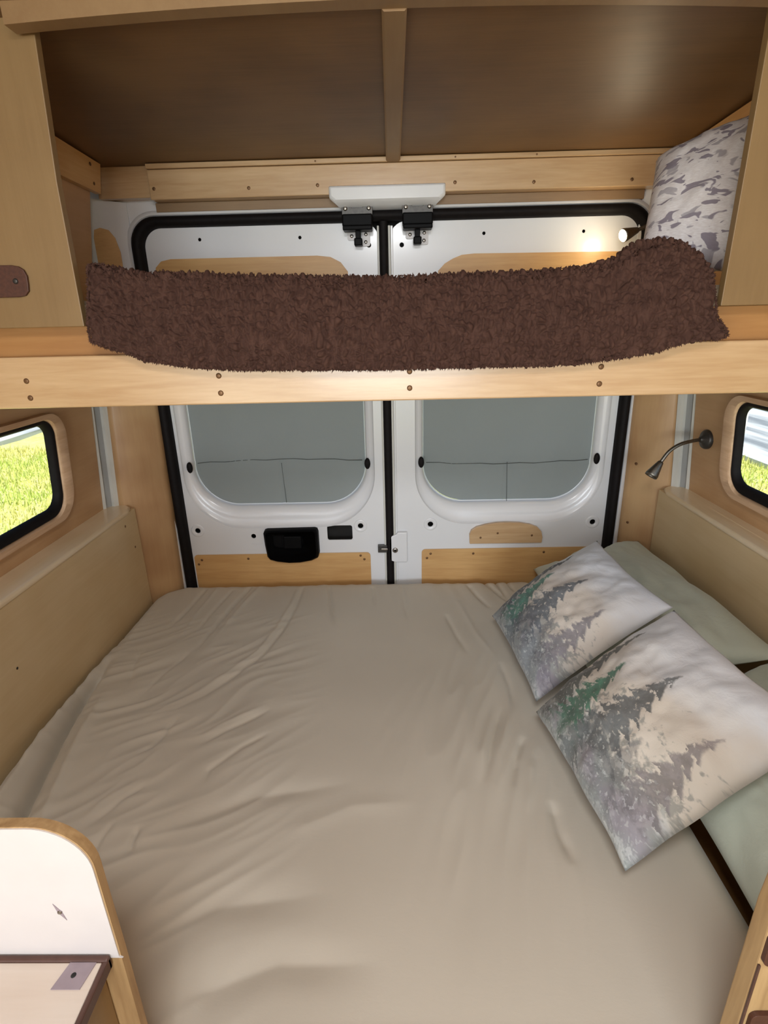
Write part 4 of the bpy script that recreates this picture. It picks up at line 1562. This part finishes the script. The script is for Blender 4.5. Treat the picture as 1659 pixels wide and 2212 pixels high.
c_ = rrect(MX0 + .012, MX1 - .012, MY0 + .012, MY1 - .012, 0.12, n=8)
plate(bm, [c_], lambda a, bb_, d: (a, bb_, -1.154 + d), 0.15)
obj('mattress_core', bm, 'cream_cotton', mt)

# ---- sage pillows against the wall, tree cushions in front
pillow('bed_pillow', 'sage_cotton', [(0.545, 1.872, -0.905), (0.520, 1.110, -0.900), (0.908, 1.060, -0.745), (0.908, 1.845, -0.785)], 0.21,
       'sage green bed pillow in the corner by the rear doors', 'pillow', 'sage bed pillows', seed=0.7, wr=0.020, puff=0.5)
pillow('bed_pillow', 'sage_cotton', [(0.600, 1.090, -0.925), (0.600, 0.430, -0.965), (0.908, 0.430, -0.790), (0.908, 1.090, -0.775)], 0.19,
       'sage green bed pillow under the cushion nearer the camera', 'pillow', 'sage bed pillows', seed=3.3, wr=0.016)
pillow('tree_cushion', 'tree_print_a', [(0.322, 1.512, -0.893), (0.361, 1.108, -0.898), (0.673, 1.138, -0.656), (0.636, 1.537, -0.651)], 0.175,
       'white cushion printed with fir trees, the one nearer the rear doors', 'cushion', 'tree print cushions', seed=1.3, n=72, pinch=0.05, wr=0.011, puff=0.5, flat_under=0.2)
pillow('tree_cushion', 'tree_print_b', [(0.351, 1.069, -0.896), (0.405, 0.673, -0.900), (0.712, 0.711, -0.651), (0.658, 1.107, -0.645)], 0.190,
       'white cushion printed with fir trees, the larger looking one nearer the camera', 'cushion', 'tree print cushions', seed=5.1, n=72, pinch=0.035, wr=0.011, puff=0.5, flat_under=0.2)

# ================================================================ near cabinets
cab = thing('storage_box', (-0.55, 0.25, FLOOR), 'plywood storage box with daylight-whitened rounded end panel and pale lid', 'cabinet')
ep = []
r = 0.058
xr, zt_ = -0.296, -0.470
for i in range(13):
    a = math.radians(90 - 90 * i / 12)
    ep.append((xr - r + r * math.cos(a), zt_ - r + r * math.sin(a) * (1 if True else 1)))
ep = [(-0.86, FLOOR), (-0.86, zt_ - .004)] + ep + [(xr + .002, -0.66), (xr + .006, FLOOR)]
bm = bmesh.new()
plate(bm, [ep], lambda a, bz, d: (a, 0.4005 + d, bz), 0.011)
panel = obj('end_panel', bm, 'ply_edge', cab)
bm = bmesh.new()
cxp, czp = -0.58, -0.9
ep2 = [(p[0] - (0.0015 if p[0] > -.5 else 0), max(-0.664, p[1] - 0.0015)) for p in ep]
plate(bm, [ep2], lambda a, bz, d: (a, 0.3990 + d, bz), 0.0015)
lit_face = obj('daylit_face', bm, 'white_and_daylit', panel)  # white sheet over the plywood, daylight put into its colour
bm = bmesh.new()
sx_, sz_ = -0.346, -0.590
star = []
for k in range(8):
    a = math.radians(112 + 45 * k)
    rr = (0.0135, 0.0028, 0.0030, 0.0028)[k % 4]
    star.append((sx_ + rr * math.cos(a), sz_ + rr * math.sin(a)))
plate(bm, [star], lambda a, bz, d: (a, 0.3985 + d, bz), 0.0008)
obj('star_dent', bm, 'plate_grey', panel)
bm = bmesh.new()
disc(bm, (sx_, 0.3985, sz_), (0, -1, 0), 0.0025, 0.001, 12, 0.8)
obj('screw', bm, 'steel', panel)
LZ = -0.660
ld = bx('lid', 'counter', cab, -0.84, -0.311, 0.03, 0.392, LZ - .014, LZ, bevel=0.001)
bx('lid_edge', 'edge_band', cab, -0.311, -0.3045, 0.03, 0.399, LZ - .016, LZ + .001, bevel=0.002)
bx('lid_edge', 'edge_band', cab, -0.84, -0.3045, 0.392, 0.3985, LZ - .016, LZ + .003, bevel=0.002)
bx('box_body', 'ply_cabinet', cab, -0.84, -0.318, 0.04, 0.399, FLOOR, LZ - .018, bevel=0.001)
bm = bmesh.new()
plate(bm, [[(-0.3525, 0.366), (-0.3215, 0.366), (-0.3165, 0.3915), (-0.3455, 0.3915)]], lambda a, bb_, d: (a, bb_, LZ + .0012 - d), 0.0012)
mp_ = obj('lid_plate', bm, 'plate_grey', cab)
tag(mp_, 'grey square plate')
screws(mp_, [(-0.335, 0.379, LZ + .0012)], (0, 0, 1), 0.0028, 0.0008, 'dark_void')

cab = thing('side_cabinet', (0.65, 0.25, FLOOR), 'plywood cabinet with leather pulls beside the foot of the bed', 'cabinet')
bm = bmesh.new()
ep = [(0.404, FLOOR), (0.408, -0.60), (0.412, -0.545), (0.425, -0.515), (0.452, -0.498), (0.90, -0.495), (0.90, FLOOR)]
plate(bm, [ep], lambda a, bz, d: (a, 0.397 + d, bz), 0.024)
obj('end_panel', bm, 'ply_edge', cab, bevel=0.002)
bx('edge_strip', 'edge_band', cab, 0.4075, 0.4100, 0.3945, 0.3972, -1.40, -0.672, bevel=0.0005)
bx('cabinet_body', 'ply_cabinet', cab, 0.475, 0.90, 0.03, 0.3965, FLOOR, -0.60, bevel=0.001)
bx('door_panel', 'ply_panel', cab, 0.468, 0.4745, 0.05, 0.38, -1.40, -0.72, bevel=0.002)
bx('door_panel', 'ply_panel', cab, 0.468, 0.4745, 0.05, 0.38, -0.70, -0.615, bevel=0.002)
for (xa, xb_, za, zb) in ((0.4085, 0.452, -0.668, -0.622), (0.4150, 0.462, -0.812, -0.752)):
    bm = bmesh.new()
    plate(bm, [rrect(xa, xb_, za, zb, 0.008, n=5)], lambda a, bz, d: (a, 0.3915 + d, bz), 0.0055)
    tag(obj('pull_tab', bm, 'leather', cab, bevel=0.001), 'brown leather pull tab')

for o in bpy.data.objects:
    if '_w' in o:
        del o['_w']
